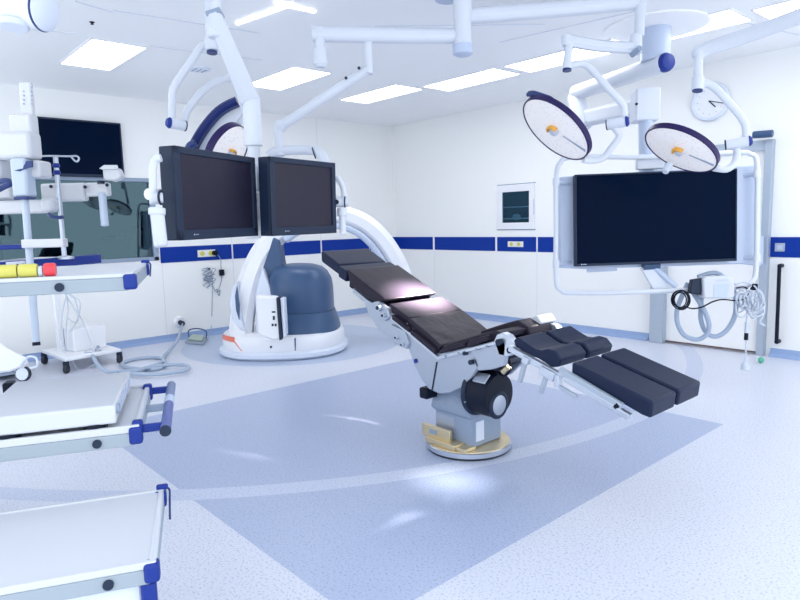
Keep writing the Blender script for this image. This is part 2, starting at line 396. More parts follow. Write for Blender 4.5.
# wires on a hook below that socket
t = thing('wire_bundle', hx(209, 290, XL+.03), 'tangle of thin grey leads hanging on the left wall', 'wires')
f = MB()
for i in range(9):
    q = []
    x0 = 203+random.random()*12
    for j in range(7):
        q.append(hx(x0+random.uniform(-4, 4) if j % 2 else 203+13*random.random(), 268+j*2.3+random.uniform(-1, 1)+ (6 if i % 3 == 0 else 0), XL+.02+random.random()*.03))
    f.tube(q, .004, 6, 4)
f.tube([hx(212, 283, XL+.02), hx(214, 289, XL+.02), hx(217.5, 292, XL+.02), hx(220, 290, XL+.02), hx(219, 296, XL+.02), hx(217, 289, XL+.02)], .005, 6)
obj('leads', f, GREYB, t)
obj('hook', MB().cyl(hx(209, 269, XL), hx(209, 269, XL+.05), .015), BEZEL, t)
t = thing('power_lead', hx(221, 290, XL+.02), 'thin lead with a black coupling falling from the wall socket', 'cable')
obj('lead', MB().tube([hx(216, 253, XL+.06), hx(220.5, 259, XL+.03), hx(221, 268, XL+.02), hx(221.5, 280, XL+.02), hx(218, 290, XL+.02), hx(216, 289, XL+.02)], .005, 6), GREYB, t)
obj('coupling', MB().cyl(hx(221.5, 269.5, XL+.02), hx(222, 275.5, XL+.02), .035), BLACK, t, bev=.01)
tag(obj('wire', MB().tube([hx(212.5, 284, XL+.01), hx(212, 310, XL+.01), hx(211, 328, XL+.02), hz(207, 341, .02)], .004, 6), GREYB), 'thin straight wire down the left wall to the foot pedal', 'cable')

# glazed wall cabinet
c0, c1 = hy(497.8, 184.5, YB), hy(535, 229, YB)
xa, xb, za, zb = c0.x, c1.x, c1.z, hy(516, 184.5, YB).z
t = thing('wall_cabinet', ((xa+xb)/2, YB, za), 'white framed glazed cabinet set into the back wall', 'cabinet')
ga, gb = hy(503.2, 192.5, YB), hy(530, 222.3, YB)
f = MB(); y0_, y1_ = YB-.025, YB-.001
f.box2((xa, y0_, ga.z), (xb, y1_, zb)); f.box2((xa, y0_, za), (xb, y1_, gb.z)); f.box2((xa, y0_, gb.z), (ga.x, y1_, ga.z)); f.box2((gb.x, y0_, gb.z), (xb, y1_, ga.z))
obj('door_frame', f, WHITE, t, bev=.004)
obj('back_panel', MB().box2((ga.x, YB-.004, gb.z), (gb.x, YB-.001, ga.z)), mat('dark_cabinet_inside', (.03, .06, .11), .5), t)
f = MB()
for py in (207, 218.5):
    z = hy(516, py, YB).z; f.box2((ga.x, YB-.014, z-.008), (gb.x, YB-.004, z+.008))
obj('shelf', f, HOSE, t)
obj('glass', MB().box2((ga.x, YB-.018, gb.z), (gb.x, YB-.015, ga.z)), GLASS2, t)
obj('seam', (lambda q: (q.box2((xa-.012, YB-.004, za-.012), (xb+.012, YB-.0005, za)), q.box2((xa-.012, YB-.004, zb), (xb+.012, YB-.0005, zb+.012)), q)[-1])(MB()), GREYB, t)
obj('lock', MB().box2(tuple(hy(533, 199, YB-.03)), tuple(hy(534, 215, YB-.024))), PALE, t)
tag(obj('glove_pack', MB().ball(V((lerp(ga, gb, .52).x, YB-.0105, gb.z+.075)), .06, 10, (1.2, .07, .7)), GREYB), 'small crumpled pale packet on the bottom shelf of the wall cabinet', 'packet')

# wall clock
cc = hy(711.5, 102, YB); R_ = .175
t = thing('wall_clock', (cc.x, YB, cc.z), 'round white wall clock with pale grey rim', 'clock')
obj('dial', MB().lathe((cc.x, YB, cc.z), (0, -1, 0), [(0, R_), (.03, R_), (.032, R_-.01)], 48), WHITE, t)
obj('rim', MB().torus((cc.x, YB-.03, cc.z), (0, 1, 0), R_, .018), WHITEB, t)
f = MB()
for i in range(12):
    th = 2*pi*i/12; q = V((cc.x+.125*sin(th), YB-.034, cc.z+.125*cos(th))); f.cyl(q, q+V((0, -.002, 0)), .006, n=8)
obj('hour_marks', f, PALE, t)
for nm, dx, dz, r in (('hour_hand', .055, -.06, .006), ('minute_hand', .13, -.035, .004)):
    obj(nm, MB().cyl((cc.x-.012, YB-.037, cc.z+.01), (cc.x+dx, YB-.037, cc.z+dz), r, n=6), BEZEL, t)

# wall screen on the left wall
q = [hx(x, y, XL+.06) for x, y in ((37, 117), (121.5, 122.5), (124, 177.5), (39.5, 176))]
ya, yb, zt, zb_ = (q[0].y+q[3].y)/2, (q[1].y+q[2].y)/2, (q[0].z+q[1].z)/2, (q[2].z+q[3].z)/2
t = thing('wall_screen', (XL, (ya+yb)/2, zb_), 'large dark flat screen mounted on the left wall above the window', 'screen')
obj('casing', MB().box2((XL+.02, ya, zb_), (XL+.06, yb, zt)), BEZEL, t, bev=.008)
obj('display', MB().box2((XL+.059, ya+.02, zb_+.03), (XL+.063, yb-.02, zt-.02)), TVSCR, t)
obj('wall_mount', MB().box2((XL, (ya+yb)/2-.15, zb_+.2), (XL+.02, (ya+yb)/2+.15, zt-.2)), BLACK, t)

# ------------------------------------------------------------------ operating table
TB = hz(468.5, 446, 0); TB.z = 0
HWD = .245
yn, yf = TB.y-HWD, TB.y+HWD
def np_(x, y, yy=None): return hy(x, y, yn if yy is None else yy)
def slab(pts, ya=None, yb=None):
    ya = yn if ya is None else ya; yb = yf if yb is None else yb
    P = [np_(x, y) for x, y in pts]
    for p in P: p.y = ya
    return MB().prism(P, (0, yb-ya, 0))
T = thing('operating_table', TB, 'black padded operating table on a silver pedestal, tilted back section', 'operating table')
obj('head_pad', slab([(320.5, 250.5), (338.5, 265), (339, 275.5), (321, 262)], yn, yf-.05), LEATHERB, T, bev=.016, seg=3)
obj('neck_pad', slab([(338.5, 265.5), (347, 271.5), (346, 282), (338.5, 277)], yn-.005, yf-.015), LEATHERB, T, bev=.012, seg=3)
obj('back_pad', slab([(346, 269), (367, 285.5), (385, 300), (377, 304.5), (350, 286)], yn, yf-.01), LEATHER, T, bev=.012, seg=3)
obj('seat_pad', slab([(388, 303.5), (398, 310.5), (408.5, 318.5), (405.5, 324), (391, 312)], yn+.005, yf), LEATHER, T, bev=.010, seg=3)
obj('seat_pad', slab([(408, 318), (428, 334.5), (440, 346), (437.5, 354), (414, 331), (405.5, 323.5)], yn+.003, yf+.002), LEATHERW, T, bev=.012, seg=3)
obj('leg_section_pad', slab([(440, 347), (456, 341), (476, 335), (494, 331), (501, 334), (498, 340), (470, 347), (440, 354)], yn+.01, yf-.01), LEATHER, T, bev=.012, seg=3)
def slabf(pts, ya, yb):
    P = [np_(x, y, ya) for x, y in pts]; return MB().prism(P, (0, yb-ya, 0))
obj('hip_cover', slabf([(506, 326), (530, 318.5), (543, 315), (554, 322), (556, 330), (540, 333), (508, 335)], yf-.02, TB.y-.02), LEATHER, T, bev=.01, seg=3)
obj('hip_sheet', slabf([(541, 316), (552, 312.5), (557, 320), (552, 324.5), (546, 322)], yf-.0, TB.y+.10), CART, T, bev=.008, seg=3)
for ya, yb in ((yn, TB.y-.015), (TB.y+.015, yf)):
    obj('thigh_pad', slab([(513, 340.5), (517, 337), (528, 345), (535, 349.5), (541, 350.5), (547, 349), (555, 351.5), (561, 359.5), (559, 367), (551, 367.5), (540, 360), (515, 347)], ya, yb), LEATHERB, T, bev=.010, seg=3)
    fp = obj('foot_pad', slab([(571.5, 362), (653, 402), (650.5, 419), (641, 415), (571, 374)], ya, yb), LEATHERB, T, bev=.012, seg=3)
# small pads along the side rail
for q in ([(395, 314), (412, 327.5), (412, 332), (395, 319)], [(414, 329), (438, 349), (438, 354), (414, 334)], [(442, 351), (447, 346), (468, 341), (468, 346), (444, 353)], [(470, 343), (473, 339.5), (490, 334.5), (491.5, 339), (471, 347)]):
    obj('side_cushion', slab(q, yn-.03, yn+.004), LEATHER, T, bev=.006)
# metal frame plates, near and far
def plates(pts, th, m, name, bev=.004):
    for ya, yb in ((yn+.006, yn+.006+th), (yf-.006-th, yf-.006)):
        obj(name, slab(pts, ya, yb), m, T, bev=bev)
def arcpts(cx, cy, r, a0, a1, n): return [(cx+r*cos(radians(a0+(a1-a0)*i/n)), cy+r*sin(radians(a0+(a1-a0)*i/n))) for i in range(n+1)]
plates([(352, 288), (366, 300), (392, 315), (438, 354), (469, 347), (478, 366), (470, 378), (460, 388), (449, 393), (438, 394), (428, 389), (421, 380), (413, 364), (408, 349), (398, 346), (388, 336), (378, 330), (368, 315), (364, 303), (352, 293)], .03, SILVER, 'side_plate')
plates([(469, 347.5), (501, 339), (505, 345), (503, 366), (490, 370), (477, 371)], .035, SILVER, 'seat_plate')
plates([(493, 341), (496, 335), (501, 333), (507, 336), (512, 343), (516, 347), (513, 354), (506, 357), (498, 355)], .05, STEEL, 'hinge_bracket')
obj('cross_beam', slab([(410, 345), (436, 356), (470, 350), (500, 346), (498, 362), (470, 374), (440, 388), (422, 372)], yn+.04, yf-.04), BLACK, T)
obj('back_frame', slab([(346, 282), (380, 305), (396, 318), (394, 324), (370, 306), (346, 287)], yn+.03, yf-.03), BLACK, T)
for px, py, r in ((466, 353, .012), (472, 362, .014), (500, 342, .018), (511, 350, .016), (447, 356, .007), (460, 353, .007), (478, 349, .007), (488, 346, .007), (430, 344, .007), (418, 336, .007)):
    p = np_(px, py); obj('bolt', MB().cyl(p+V((0, .01, 0)), p+V((0, -.018, 0)), r), BEZEL if r > .01 else DALU, T)
for q in ([(371, 303), (379, 301), (389, 309), (391, 317), (386, 321), (377, 315)], [(392, 324), (406, 331), (410, 343), (408, 349), (396, 344)]):
    obj('hinge_cover', slab(q, yn-.012, yn+.02), SILVER, T, bev=.005)
for px_, py_, r_h in ((381, 307.5, .024), (386, 315, .016), (399, 337, .013), (405, 344, .011)):
    q = np_(px_, py_); hn = obj('hinge_knob', MB().cyl(q+V((0, 0, 0)), q+V((0, -.032, 0)), r_h), STEEL, T, bev=.003)
    obj('knob_centre', MB().cyl(q+V((0, -.03, 0)), q+V((0, -.036, 0)), r_h*.55), BEZEL, hn)
obj('side_rail', slab([(392, 316), (439, 356.5), (500, 340.5), (500, 343), (439, 359.5), (392, 319)], yn-.012, yn+.004), STEEL, T)
obj('emblem', MB().cyl(np_(415.5, 361)+V((0, .01, 0)), np_(415.5, 361)+V((0, -.002, 0)), .014), BLUE, T)
obj('plate_seam', slab([(436, 362), (437, 362), (432, 391), (431, 391)], yn+.001, yn+.007), BEZEL, T)
# leg rails and clamps
def rail(pts, r, name='leg_rail', m=STEEL, ya=None):
    P = [np_(x, y, yn-.02 if ya is None else ya) for x, y in pts]; obj(name, MB().tube(P, r, 8, 1), m, T)
def bar(p0, p1, w_, h_, name, m=STEEL, dy=-.02):
    a, b = np_(*p0, yn+dy), np_(*p1, yn+dy); d = (b-a); L_ = d.length; d.normalize(); n = V((0, 1, 0)); obj(name, MB().box((a+b)/2, (L_, w_, h_), (d, n, d.cross(n))), m, T, bev=.003)
bar((510, 348), (562, 377), .03, .03, 'leg_rail'); bar((560, 370), (622, 407), .025, .035, 'leg_rail', ALU); bar((566, 378), (630, 417), .03, .028, 'leg_rail')
bar((525, 362), (520, 382), .02, .022, 'clamp_lever', ALU, -.03); bar((547, 374), (541, 393), .02, .022, 'clamp_lever', ALU, -.03)
bar((558, 375), (558, 387), .03, .03, 'clamp_body', STEEL, -.03); bar((557, 385), (577, 397), .016, .018, 'clamp_lever', ALU, -.035)
bar((542, 369), (556, 377), .045, .045, 'clamp_body', STEEL, -.03); bar((616, 404), (619, 408), .03, .03, 'clamp_knob', BLACK, -.02); bar((524, 358), (530, 362), .04, .035, 'clamp_body', STEEL, -.03)
# pedestal
px = lambda x, y: hy(x, y, TB.y)
bx, by = TB.x, TB.y
obj('floor_plate', MB().lathe(TB, (0, 0, 1), [(.001, .255), (.012, .262), (.016, .262), (.016, .258)], 64), RUBBER, T)
obj('steel_rim', MB().lathe(TB, (0, 0, 1), [(.012, .258), (.016, .264), (.042, .264), (.046, .258)], 64), STEEL, T)
obj('brass_ring', MB().lathe(TB, (0, 0, 1), [(.040, .258), (.052, .256), (.054, .245)], 64), GOLD, T)
CO = obj('column', MB().box2((bx-.15, by-.14, .054), (bx+.15, by+.14, .34)), GREYB, T, bev=.012)
obj('column_collar', MB().loft([[V((bx+sx_*q, by+sy_*q*.95, z)) for sx_, sy_ in ((-1, -1), (1, -1), (1, 1), (-1, 1))] for q, z in ((.155, .235), (.17, .26), (.165, .30), (.14, .35))]), GREYB, CO, bev=.012)
obj('column_panel', MB().box2((bx-.135, by-.145, .12), (bx+.02, by-.139, .22)), SILVER, CO)
obj('column_panel', MB().box2((bx+.148, by-.10, .09), (bx+.155, by-.03, .21)), WHITEB, CO)
BC = obj('brass_cover', MB().box2((bx-.21, by-.20, .075), (bx+.03, by-.175, .15)), GOLD, T, bev=.004)
obj('brass_step', MB().box2((bx-.15, by-.235, .054), (bx+.10, by-.14, .085)), GOLD, T, bev=.004)
obj('brass_step', MB().box2((bx+.02, by-.22, .054), (bx+.17, by-.12, .075)), GOLD, T, bev=.004)
obj('cover_label', MB().box2((bx-.14, by-.203, .10), (bx-.08, by-.199, .128)), GREYB, BC)
# swivel cradle under the plates
cz = .44
obj('cradle', MB().lathe((bx-.21, by-.02, cz), (1, 0, 0), [(0, .10), (.03, .15), (.30, .15), (.34, .13)], 40), GREYB, T)
obj('cradle_neck', MB().lathe((bx, by, .29), (0, 0, 1), [(0, .165), (.06, .15), (.16, .14)], 40), GREYB, T)
obj('cradle_foot', MB().box(hy(428.5, 392, yn+.06), (.07, .10, .07)), BLACK, T, bev=.012)
dr_c = hy(476, 389.5, by-.12); dr_c.x -= .01
MH = obj('motor_housing', MB().lathe(dr_c, (1, 0, 0), [(0, .10), (.012, .132), (.15, .132), (.185, .12), (.19, .085)], 40), BLACK, T)
obj('motor_shield', MB().torus(dr_c+V((.03, 0, 0)), (1, 0, 0), .132, .016, 36, 10), BEZEL, MH)
obj('motor_label', MB().box(dr_c+V((.125, -.085, .105)), (.09, .012, .065), (V((1, 0, 0)), V((0, -.70, .71)), V((0, .71, .70)))), STEEL, MH, bev=.003)
e = dr_c+V((.186, -.01, -.055))
obj('gear_ring', MB().torus(e+V((-.004, 0, 0)), (1, 0, 0), .066, .016), BEZEL, MH)
obj('gear_cover', MB().lathe(e+V((-.012, 0, 0)), (1, 0, 0), [(0, .058), (.02, .058), (.024, .045)], 32), SILVER, MH)
for dy, dz in ((-.105, .055), (-.12, .02), (-.118, -.02)): obj('housing_bolt', MB().ball(dr_c+V((.035, dy-.01, dz-.02)), .011, 8), SILVER, MH)
obj('cable', MB().tube([np_(508, 358, yn+.08), np_(510, 368, yn+.06), np_(504, 376, yn+.06), np_(497, 372, yn+.08)], .009, 8), BLACK, T)
obj('gold_fitting', MB().cyl(np_(503, 372, yn+.05), np_(509, 366, yn+.05), .016), GOLD, T)

# ------------------------------------------------------------------ angiography robot with C-arm
RB = V((-6.30, 3.78, 0))*.975; RB.z = 0
A_ = thing('c_arm_robot', RB, 'white floor-mounted C-arm robot with slate blue hood behind the monitors', 'c-arm')
def ell(cx, cy, a, b, z, th=0, n=56, pw=2.4):
    out = []
    for t in ts(n):
        u = a*math.copysign(abs(cos(t))**(2/pw), cos(t)); v = b*math.copysign(abs(sin(t))**(2/pw), sin(t))
        out.append(V((cx+u*cos(th)-v*sin(th), cy+u*sin(th)+v*cos(th), z)))
    return out
th0 = YAW-pi/2                        # lateral axis seen from the room's centre
def rb(zr): return MB().loft([ell(RB.x, RB.y, a, b, z, th0) for a, b, z in zr])
obj('base_plinth', rb([(.68, .63, .005), (.71, .66, .03), (.71, .66, .07), (.685, .635, .085)]), WHITEB, A_)
obj('base_skirt', rb([(.665, .61, .085), (.675, .62, .12), (.67, .615, .20), (.655, .60, .235), (.62, .565, .25)]), WHITE, A_)
RX = V((cos(th0), sin(th0), 0)); RY = V((-sin(th0), cos(th0), 0))      # right / away
def rp(u, v, z): return RB+RX*u+RY*v+V((0, 0, z))
def rell(u, v, a, b, z, n=48, pw=2.5):
    return [rp(u+a*math.copysign(abs(cos(t))**(2/pw), cos(t)), v+b*math.copysign(abs(sin(t))**(2/pw), sin(t)), z) for t in ts(n)]
obj('lower_hood', MB().loft([rell(u, 0, a, b, z) for u, a, b, z in ((.18, .455, .50, .23), (.18, .45, .49, .28), (.185, .435, .475, .33), (.19, .415, .455, .38), (.195, .395, .435, .42), (.20, .375, .42, .455), (.20, .30, .36, .47))]), SLATE, A_)
obj('upper_hood', MB().loft([rell(u, .0, a, b, z) for u, a, b, z in ((.215, .345, .40, .42), (.215, .355, .41, .48), (.212, .355, .41, .70), (.208, .345, .395, .80), (.20, .31, .365, .88), (.19, .26, .30, .935), (.18, .17, .20, .965), (.17, .08, .1, .975))]), SLATE, A_)
dA = (RB-CAM).dot(FW)
def ap(x, y, off=0.): return dp(x, y, dA+off)
fo = -.52
def apoly(pts, off, th): 
    P = [ap(x, y, off) for x, y in pts]; return MB().prism(P, V((FW.x, FW.y, 0)).normalized()*th)
# C-shaped arc: one sweep from the base on the left, over the top and down at the right
path = [(241, 334), (243, 315), (247, 293), (253, 272), (262, 253), (275, 237), (292, 224), (312, 216), (335, 214.5), (355, 219), (372, 229), (386, 244), (398, 264), (407, 288), (412, 312)]
P = [ap(x, y, -.30+.5*i/14) for i, (x, y) in enumerate(path)]
obj('c_arc', MB().sweep(P, lambda t: (.25-.05*t, .22), V((FW.x, FW.y, 0)), 5), WHITE, A_)
path2 = [(286, 240), (300, 231), (318, 226), (338, 226), (354, 231), (368, 241), (379, 255), (389, 273), (396, 294)]
P = [ap(x, y, -.14+.28*i/8) for i, (x, y) in enumerate(path2)]
obj('arc_track', MB().sweep(P, lambda t: (.07, .20), V((FW.x, FW.y, 0)), 5), PALE, A_)
obj('support_column', apoly([(273, 237), (279, 240), (282, 262), (288, 300), (288, 330), (266, 334), (258, 310), (262, 270)], -.25, .25), SLATE, A_, bev=.02)
obj('column_cover', apoly([(262, 268), (274, 297), (278, 322), (270, 337), (256, 337), (255, 296)], -.36, .12), WHITEB, A_, bev=.015)
obj('side_fin', apoly([(236, 281), (231, 290), (229, 304), (232, 320), (240, 330), (246, 332), (242, 318), (238, 300)], -.42, .20), WHITEB, A_, bev=.02)
obj('fin_recess', apoly([(237, 286), (235, 296), (236, 310), (239, 320), (239.5, 305)], -.44, .02), SLATE, A_)
# plinth accents, laid on the skirt's own surface
def onskirt(x, y, out=.004):
    d = ray(x, y); q = 4.0
    while q < 8.5:
        p = CAM+d*q; r = p-RB; u, v = abs(r.dot(RX))/(.674+out), abs(r.dot(RY))/(.618+out)
        if u**2.4+v**2.4 < 1: break
        q += .004
    return p
def skirt_band(pts0, pts1, name, m):
    R0 = [onskirt(*p) for p in pts0]; R1 = [onskirt(*p) for p in pts1]; n_ = len(R0)
    nn = [(p-RB)*V((1, 1, 0)) for p in R0]; nn = [q.normalized()*.012 for q in nn]
    obj(name, MB().loft([[R0[i], R1[i], R1[i]-nn[i], R0[i]-nn[i]] for i in range(n_)]), m, A_)
skirt_band([(222.5, 334.5), (225, 335.5), (229, 336.5), (233.5, 337.2)], [(222.5, 339), (225, 340.2), (229, 341.4), (233.5, 342.4)], 'coral_stripe', CORAL)
skirt_band([(233, 341), (237, 346), (241, 351)], [(234, 341), (238, 346), (242, 351)], 'coral_line', CORAL)
skirt_band([(294.6, 338), (294.6, 344), (294.6, 350.5)], [(295.8, 338), (295.8, 344), (295.8, 350.5)], 'skirt_seam', SLATE)
obj('skirt_button', MB().ball(onskirt(271, 347), .012, 8), BLACK, A_)
# control box
obj('control_box', apoly([(256, 295.5), (274, 297), (277, 298), (280, 339), (273, 340), (258, 334)], -.80, .14), WHITE, A_, bev=.012)
obj('box_groove', apoly([(276.2, 298), (279, 297.5), (282, 339.5), (279.4, 340.5)], -.82, .12), BEZEL, A_)
obj('box_front', apoly([(280, 298), (284, 298.5), (286, 336), (283, 338)], -.80, .14), WHITEB, A_, bev=.008)
f = MB()
for x, y, w_, h_ in ((273.5, 312, 3.5, 1.6), (273.8, 318, 2, 4), (272.6, 325, 2, 2.5), (275.6, 325, 2, 2.5)):
    f.prism([ap(x-w_/2, y-h_/2, -.803), ap(x+w_/2, y-h_/2, -.803), ap(x+w_/2, y+h_/2, -.803), ap(x-w_/2, y+h_/2, -.803)], V((FW.x, FW.y, 0))*.004)
obj('box_buttons', f, BEZEL, A_)
# ------------------------------------------------------------------ dual monitor boom
def rect_axes(a, tilt=0, roll=0):
    ux = V((cos(a), sin(a), 0)); n = V((sin(a), -cos(a), 0)); uz = V((0, 0, 1))*cos(tilt)+n*sin(tilt)
    u2 = ux*cos(roll)+uz*sin(roll); nn = u2.cross(uz).normalized(); return u2, nn, uz
def display(name, c, a, tilt, roll, w_, h_, depth, bez, label, cat, scr, grp=None, mark=True):
    ux, n, uz = rect_axes(a, tilt, roll); c = V(c)
    t = thing(name, c-uz*h_/2, label, cat, grp)
    f = MB(); b = bez
    f.box(c-n*(depth/2), (w_, depth, h_), (ux, n, uz)); obj('casing', f, BEZEL, t, bev=.005)
    f = MB()
    for p, s in ((uz*(h_/2-b[0]/2), (w_, .012, b[0])), (-uz*(h_/2-b[1]/2), (w_, .012, b[1])), (ux*(w_/2-b[2]/2), (b[2], .012, h_)), (-ux*(w_/2-b[2]/2), (b[2], .012, h_))): f.box(c+p+n*.006, s, (ux, n, uz))
    obj('bezel', f, BEZEL, t, bev=.003)
    obj('display', MB().box(c+uz*(b[1]-b[0])/2+n*.001, (w_-2*b[2]+.002, .004, h_-b[0]-b[1]+.002), (ux, n, uz)), scr, t)
    if mark:
        p = c-ux*(w_/2-.10)-uz*(h_/2-b[1]*.5)+n*.0125
        f = MB(); f.cyl(p, p+n*.001, .004, n=16); f.box(p+ux*.02, (.02, .002, .0035), (ux, n, uz)); obj('maker_mark', f, DALU, t)
    return t, (c, ux, n, uz)
mlc = V((-2.772, 1.327, 1.545)); mrc = V((-2.892, 1.869, 1.546))
la, lb = V((-2.79, 1.355, 1.548)), V((-2.90, 1.90, 1.548))
ML, ml = display('hanging_monitor', la, radians(119), .009, .005, .622, .398, .07, (.030, .045, .035), 'black monitor on the ceiling arm, left one of the hanging pair', 'monitor', SCREEN, 'pair of hanging monitors')
MR, mr = display('hanging_monitor', lb, radians(106.1), .02, .003, .532, .398, .07, (.028, .045, .032), 'black monitor on the ceiling arm, nearer the operating table', 'monitor', SCREEN, 'pair of hanging monitors')
Bm = thing('monitor_boom', dp(217, 5, 3.3), 'white ceiling boom with thick sloping arm carrying two black monitors', 'ceiling boom')
top = dp(217, 14, 3.15); up_ = top.copy(); up_.z = ZC
obj('ceiling_pole', MB().cyl(up_, top, .028), ARM, Bm)
obj('ceiling_flange', MB().cyl(up_+V((0, 0, -.03)), up_, .09), ARM, Bm)
obj('pole_joint', MB().cyl(dp(214.5, 13, 3.15), dp(215, 38, 3.15), .036), ARM, Bm, bev=.01)
s0, s1 = dp(219.5, 28, 3.14), dp(251, 103, 3.42)
d_ = (s1-s0).normalized(); side = d_.cross(FW).normalized()
obj('spring_arm', MB().sweep([s0-d_*.06, lerp(s0, s1, .4), s1], lambda t: (.076+.032*t, .085), FW, 3), ARM, Bm, bev=.008)
obj('arm_cap', MB().box(s0-d_*.05+V((0, 0, .015)), (.075, .08, .025), (side, FW, side.cross(FW))), GREYB, Bm, bev=.004)
obj('elbow', MB().ball(dp(250.8, 100, 3.42), .047, 12), ARM, Bm)
obj('drop_post', MB().lathe(dp(251, 96, 3.42), (0, 0, -1), [(0, .040), (.02, .048), (.235, .048), (.24, .051), (.265, .051), (.27, .034), (.55, .034)], 28), ARM, Bm)
obj('mount_block', MB().box(dp(251, 178, 3.36), (.10, .08, .16), (RX, RY, V((0, 0, 1)))), WHITEB, Bm, bev=.01)
obj('lower_post', MB().cyl(dp(252, 180, 3.42), dp(253, 238, 3.42), .045), WHITE, Bm)
# carrier bars behind both screens
cl = la-ml[2]*.12; cr = lb-mr[2]*.12
obj('carrier_bar', MB().tube([cl-ml[1]*.33, cl+ml[1]*.30, dp(251, 190, 3.42), cr-mr[1]*.20, cr+mr[1]*.28], .025, 10, 4), WHITE, Bm)
for q, m_ in ((la, ml), (lb, mr)):
    obj('vesa_plate', MB().box(q-m_[2]*.092, (.12, .04, .12), (m_[1], m_[2], m_[3])), BEZEL, Bm)
def handle(pts, d, jx, jy, sgn):
    P = [dp(x, y, d) for x, y in pts]
    obj('handle_tube', MB().tube(P, .016, 12, 4), ARM, Bm)
    obj('handle_joint', MB().cyl(dp(jx-6*1, jy, d), dp(jx+8, jy, d+.02), .026), ARM, Bm, bev=.006)
    obj('handle_sleeve', MB().cyl(dp(jx+2, jy+10, d), dp(jx+2, jy+17, d), .034), ARM, Bm, bev=.004)
    obj('handle_grip', MB().cyl(dp(jx+2, jy+14, d), dp(jx+6, jy+49, d), .028), ARM, Bm, bev=.008)
handle([(161, 158), (155, 160), (153, 170), (153, 196)], 2.60, 155, 198, 1)
obj('handle_ring', MB().torus(dp(161, 197.5, 2.6), RT, .027, .005), BEZEL, Bm)
P = [dp(x, y, 3.68) for x, y in ((336, 177), (341, 183), (344, 192), (344, 201))]
obj('handle_tube', MB().tube(P, .018, 12, 4), ARM, Bm)
obj('handle_joint', MB().cyl(dp(335, 202, 3.66), dp(348, 202, 3.68), .030), ARM, Bm, bev=.006)
obj('handle_knob', MB().cyl(dp(336.5, 202, 3.60), dp(336.5, 202, 3.63), .014), BLACK, Bm)
obj('handle_ring', MB().torus(dp(345, 202, 3.66), RT, .030, .004, a0=0, a1=2*pi), BEZEL, Bm)
obj('handle_sleeve', MB().cyl(dp(342, 208, 3.68), dp(342, 216, 3.68), .030), ARM, Bm)
obj('handle_grip', MB().cyl(dp(342, 214, 3.68), dp(343, 235, 3.68), .020), ARM, Bm, bev=.006)

# ------------------------------------------------------------------ surgical lamps
def lamp_head(t, c, n, Rr, knob=True, inner=False, thick=.042):
    c = V(c); n = V(n).normalized()
    obj('housing', MB().lathe(c-n*thick, n, [(-.02, .04), (-.005, Rr*.7), (.006, Rr*.93), (thick*.8, Rr*.985)], 56), WHITEB, t)
    obj('rim', MB().lathe(c-n*thick*.9, n, [(0, Rr*.97), (.004, Rr*1.0), (thick*.9, Rr*1.0), (thick*1.0, Rr*.985), (thick*1.0, Rr*.965), (thick*.8, Rr*.96)], 64), PURPLE, t)
    lf_ = obj('lens_field', MB().lathe(c-n*.012, n, [(0, Rr*.965), (.010, Rr*.965), (.013, Rr*.93)], 56), LENS, t)
    w = (UP-n*UP.dot(n)).normalized(); u = n.cross(w)
    if (u.dot(RT) < 0): u = -u
    kc = c+n*.004
    obj('focus_ring', MB().loft([[kc+(w*cos(a)+u*sin(a))*(Rr*.16+Rr*.035*cos(q))+n*(.016+.016*sin(q)) for q in ts(10)] for a in [-1.0+2.6*i/23 for i in range(24)]]), ORANGE, lf_)
    obj('focus_knob', MB().lathe(kc, n, [(0, Rr*.12), (.015, Rr*.12), (.03, Rr*.09), (.032, Rr*.03)], 28), CLEAR, lf_)
    d_ = (u*.42-w*.9).normalized(); e_ = n.cross(d_)
    obj('seam_strip', MB().prism([kc+n*.0+d_*Rr*.25-e_*.004, kc+d_*Rr*.92-e_*.012, kc+d_*Rr*.92+e_*.012, kc+d_*Rr*.25+e_*.004], n*.003), HOSE, lf_)
def lamp_normal(px, py, perp, ratio):
    v = -ray(px, py).normalized(); q = RT*perp[0]-UP*perp[1]; q = (q - v*q.dot(v)).normalized()
    return v*ratio+q*sqrt(1-ratio*ratio)
def knuckle(t, x, y0, y1, d, r=.032):
    obj('drop_tube', MB().cyl(dp(x, y0, d), dp(x, y1-18, d), r*.82), ARM, t)
    obj('knuckle', MB().cyl(dp(x, y1-20, d), dp(x, y1, d), r*1.15), ARM, t, bev=.006)
    obj('knuckle_cap', MB().cyl(dp(x, y1, d), dp(x, y1+1.6, d), r*1.05), NAVY, t)
def pivot(t, a, b, d, r=.034):
    p, q = dp(*a, d), dp(*b, d-.06)
    obj('pivot', MB().cyl(p, q, r), ARM, t, bev=.008)
    e = (q-p).normalized(); obj('pivot_cap', MB().lathe(q, e, [(0, r*1.04), (.006, r*1.04), (.02, r*.7)], 24), BLUE, t)
    obj('pivot_seam', MB().cyl(p-e*.001, p+e*.006, r*1.03), BEZEL, t)
def curve(t, pts, r, name='yoke_tube'):
    obj(name, MB().tube([dp(x, y, d) for x, y, d in pts], r, 14, 5), ARM, t)
LG = 'round surgical lamps with white lit faces'
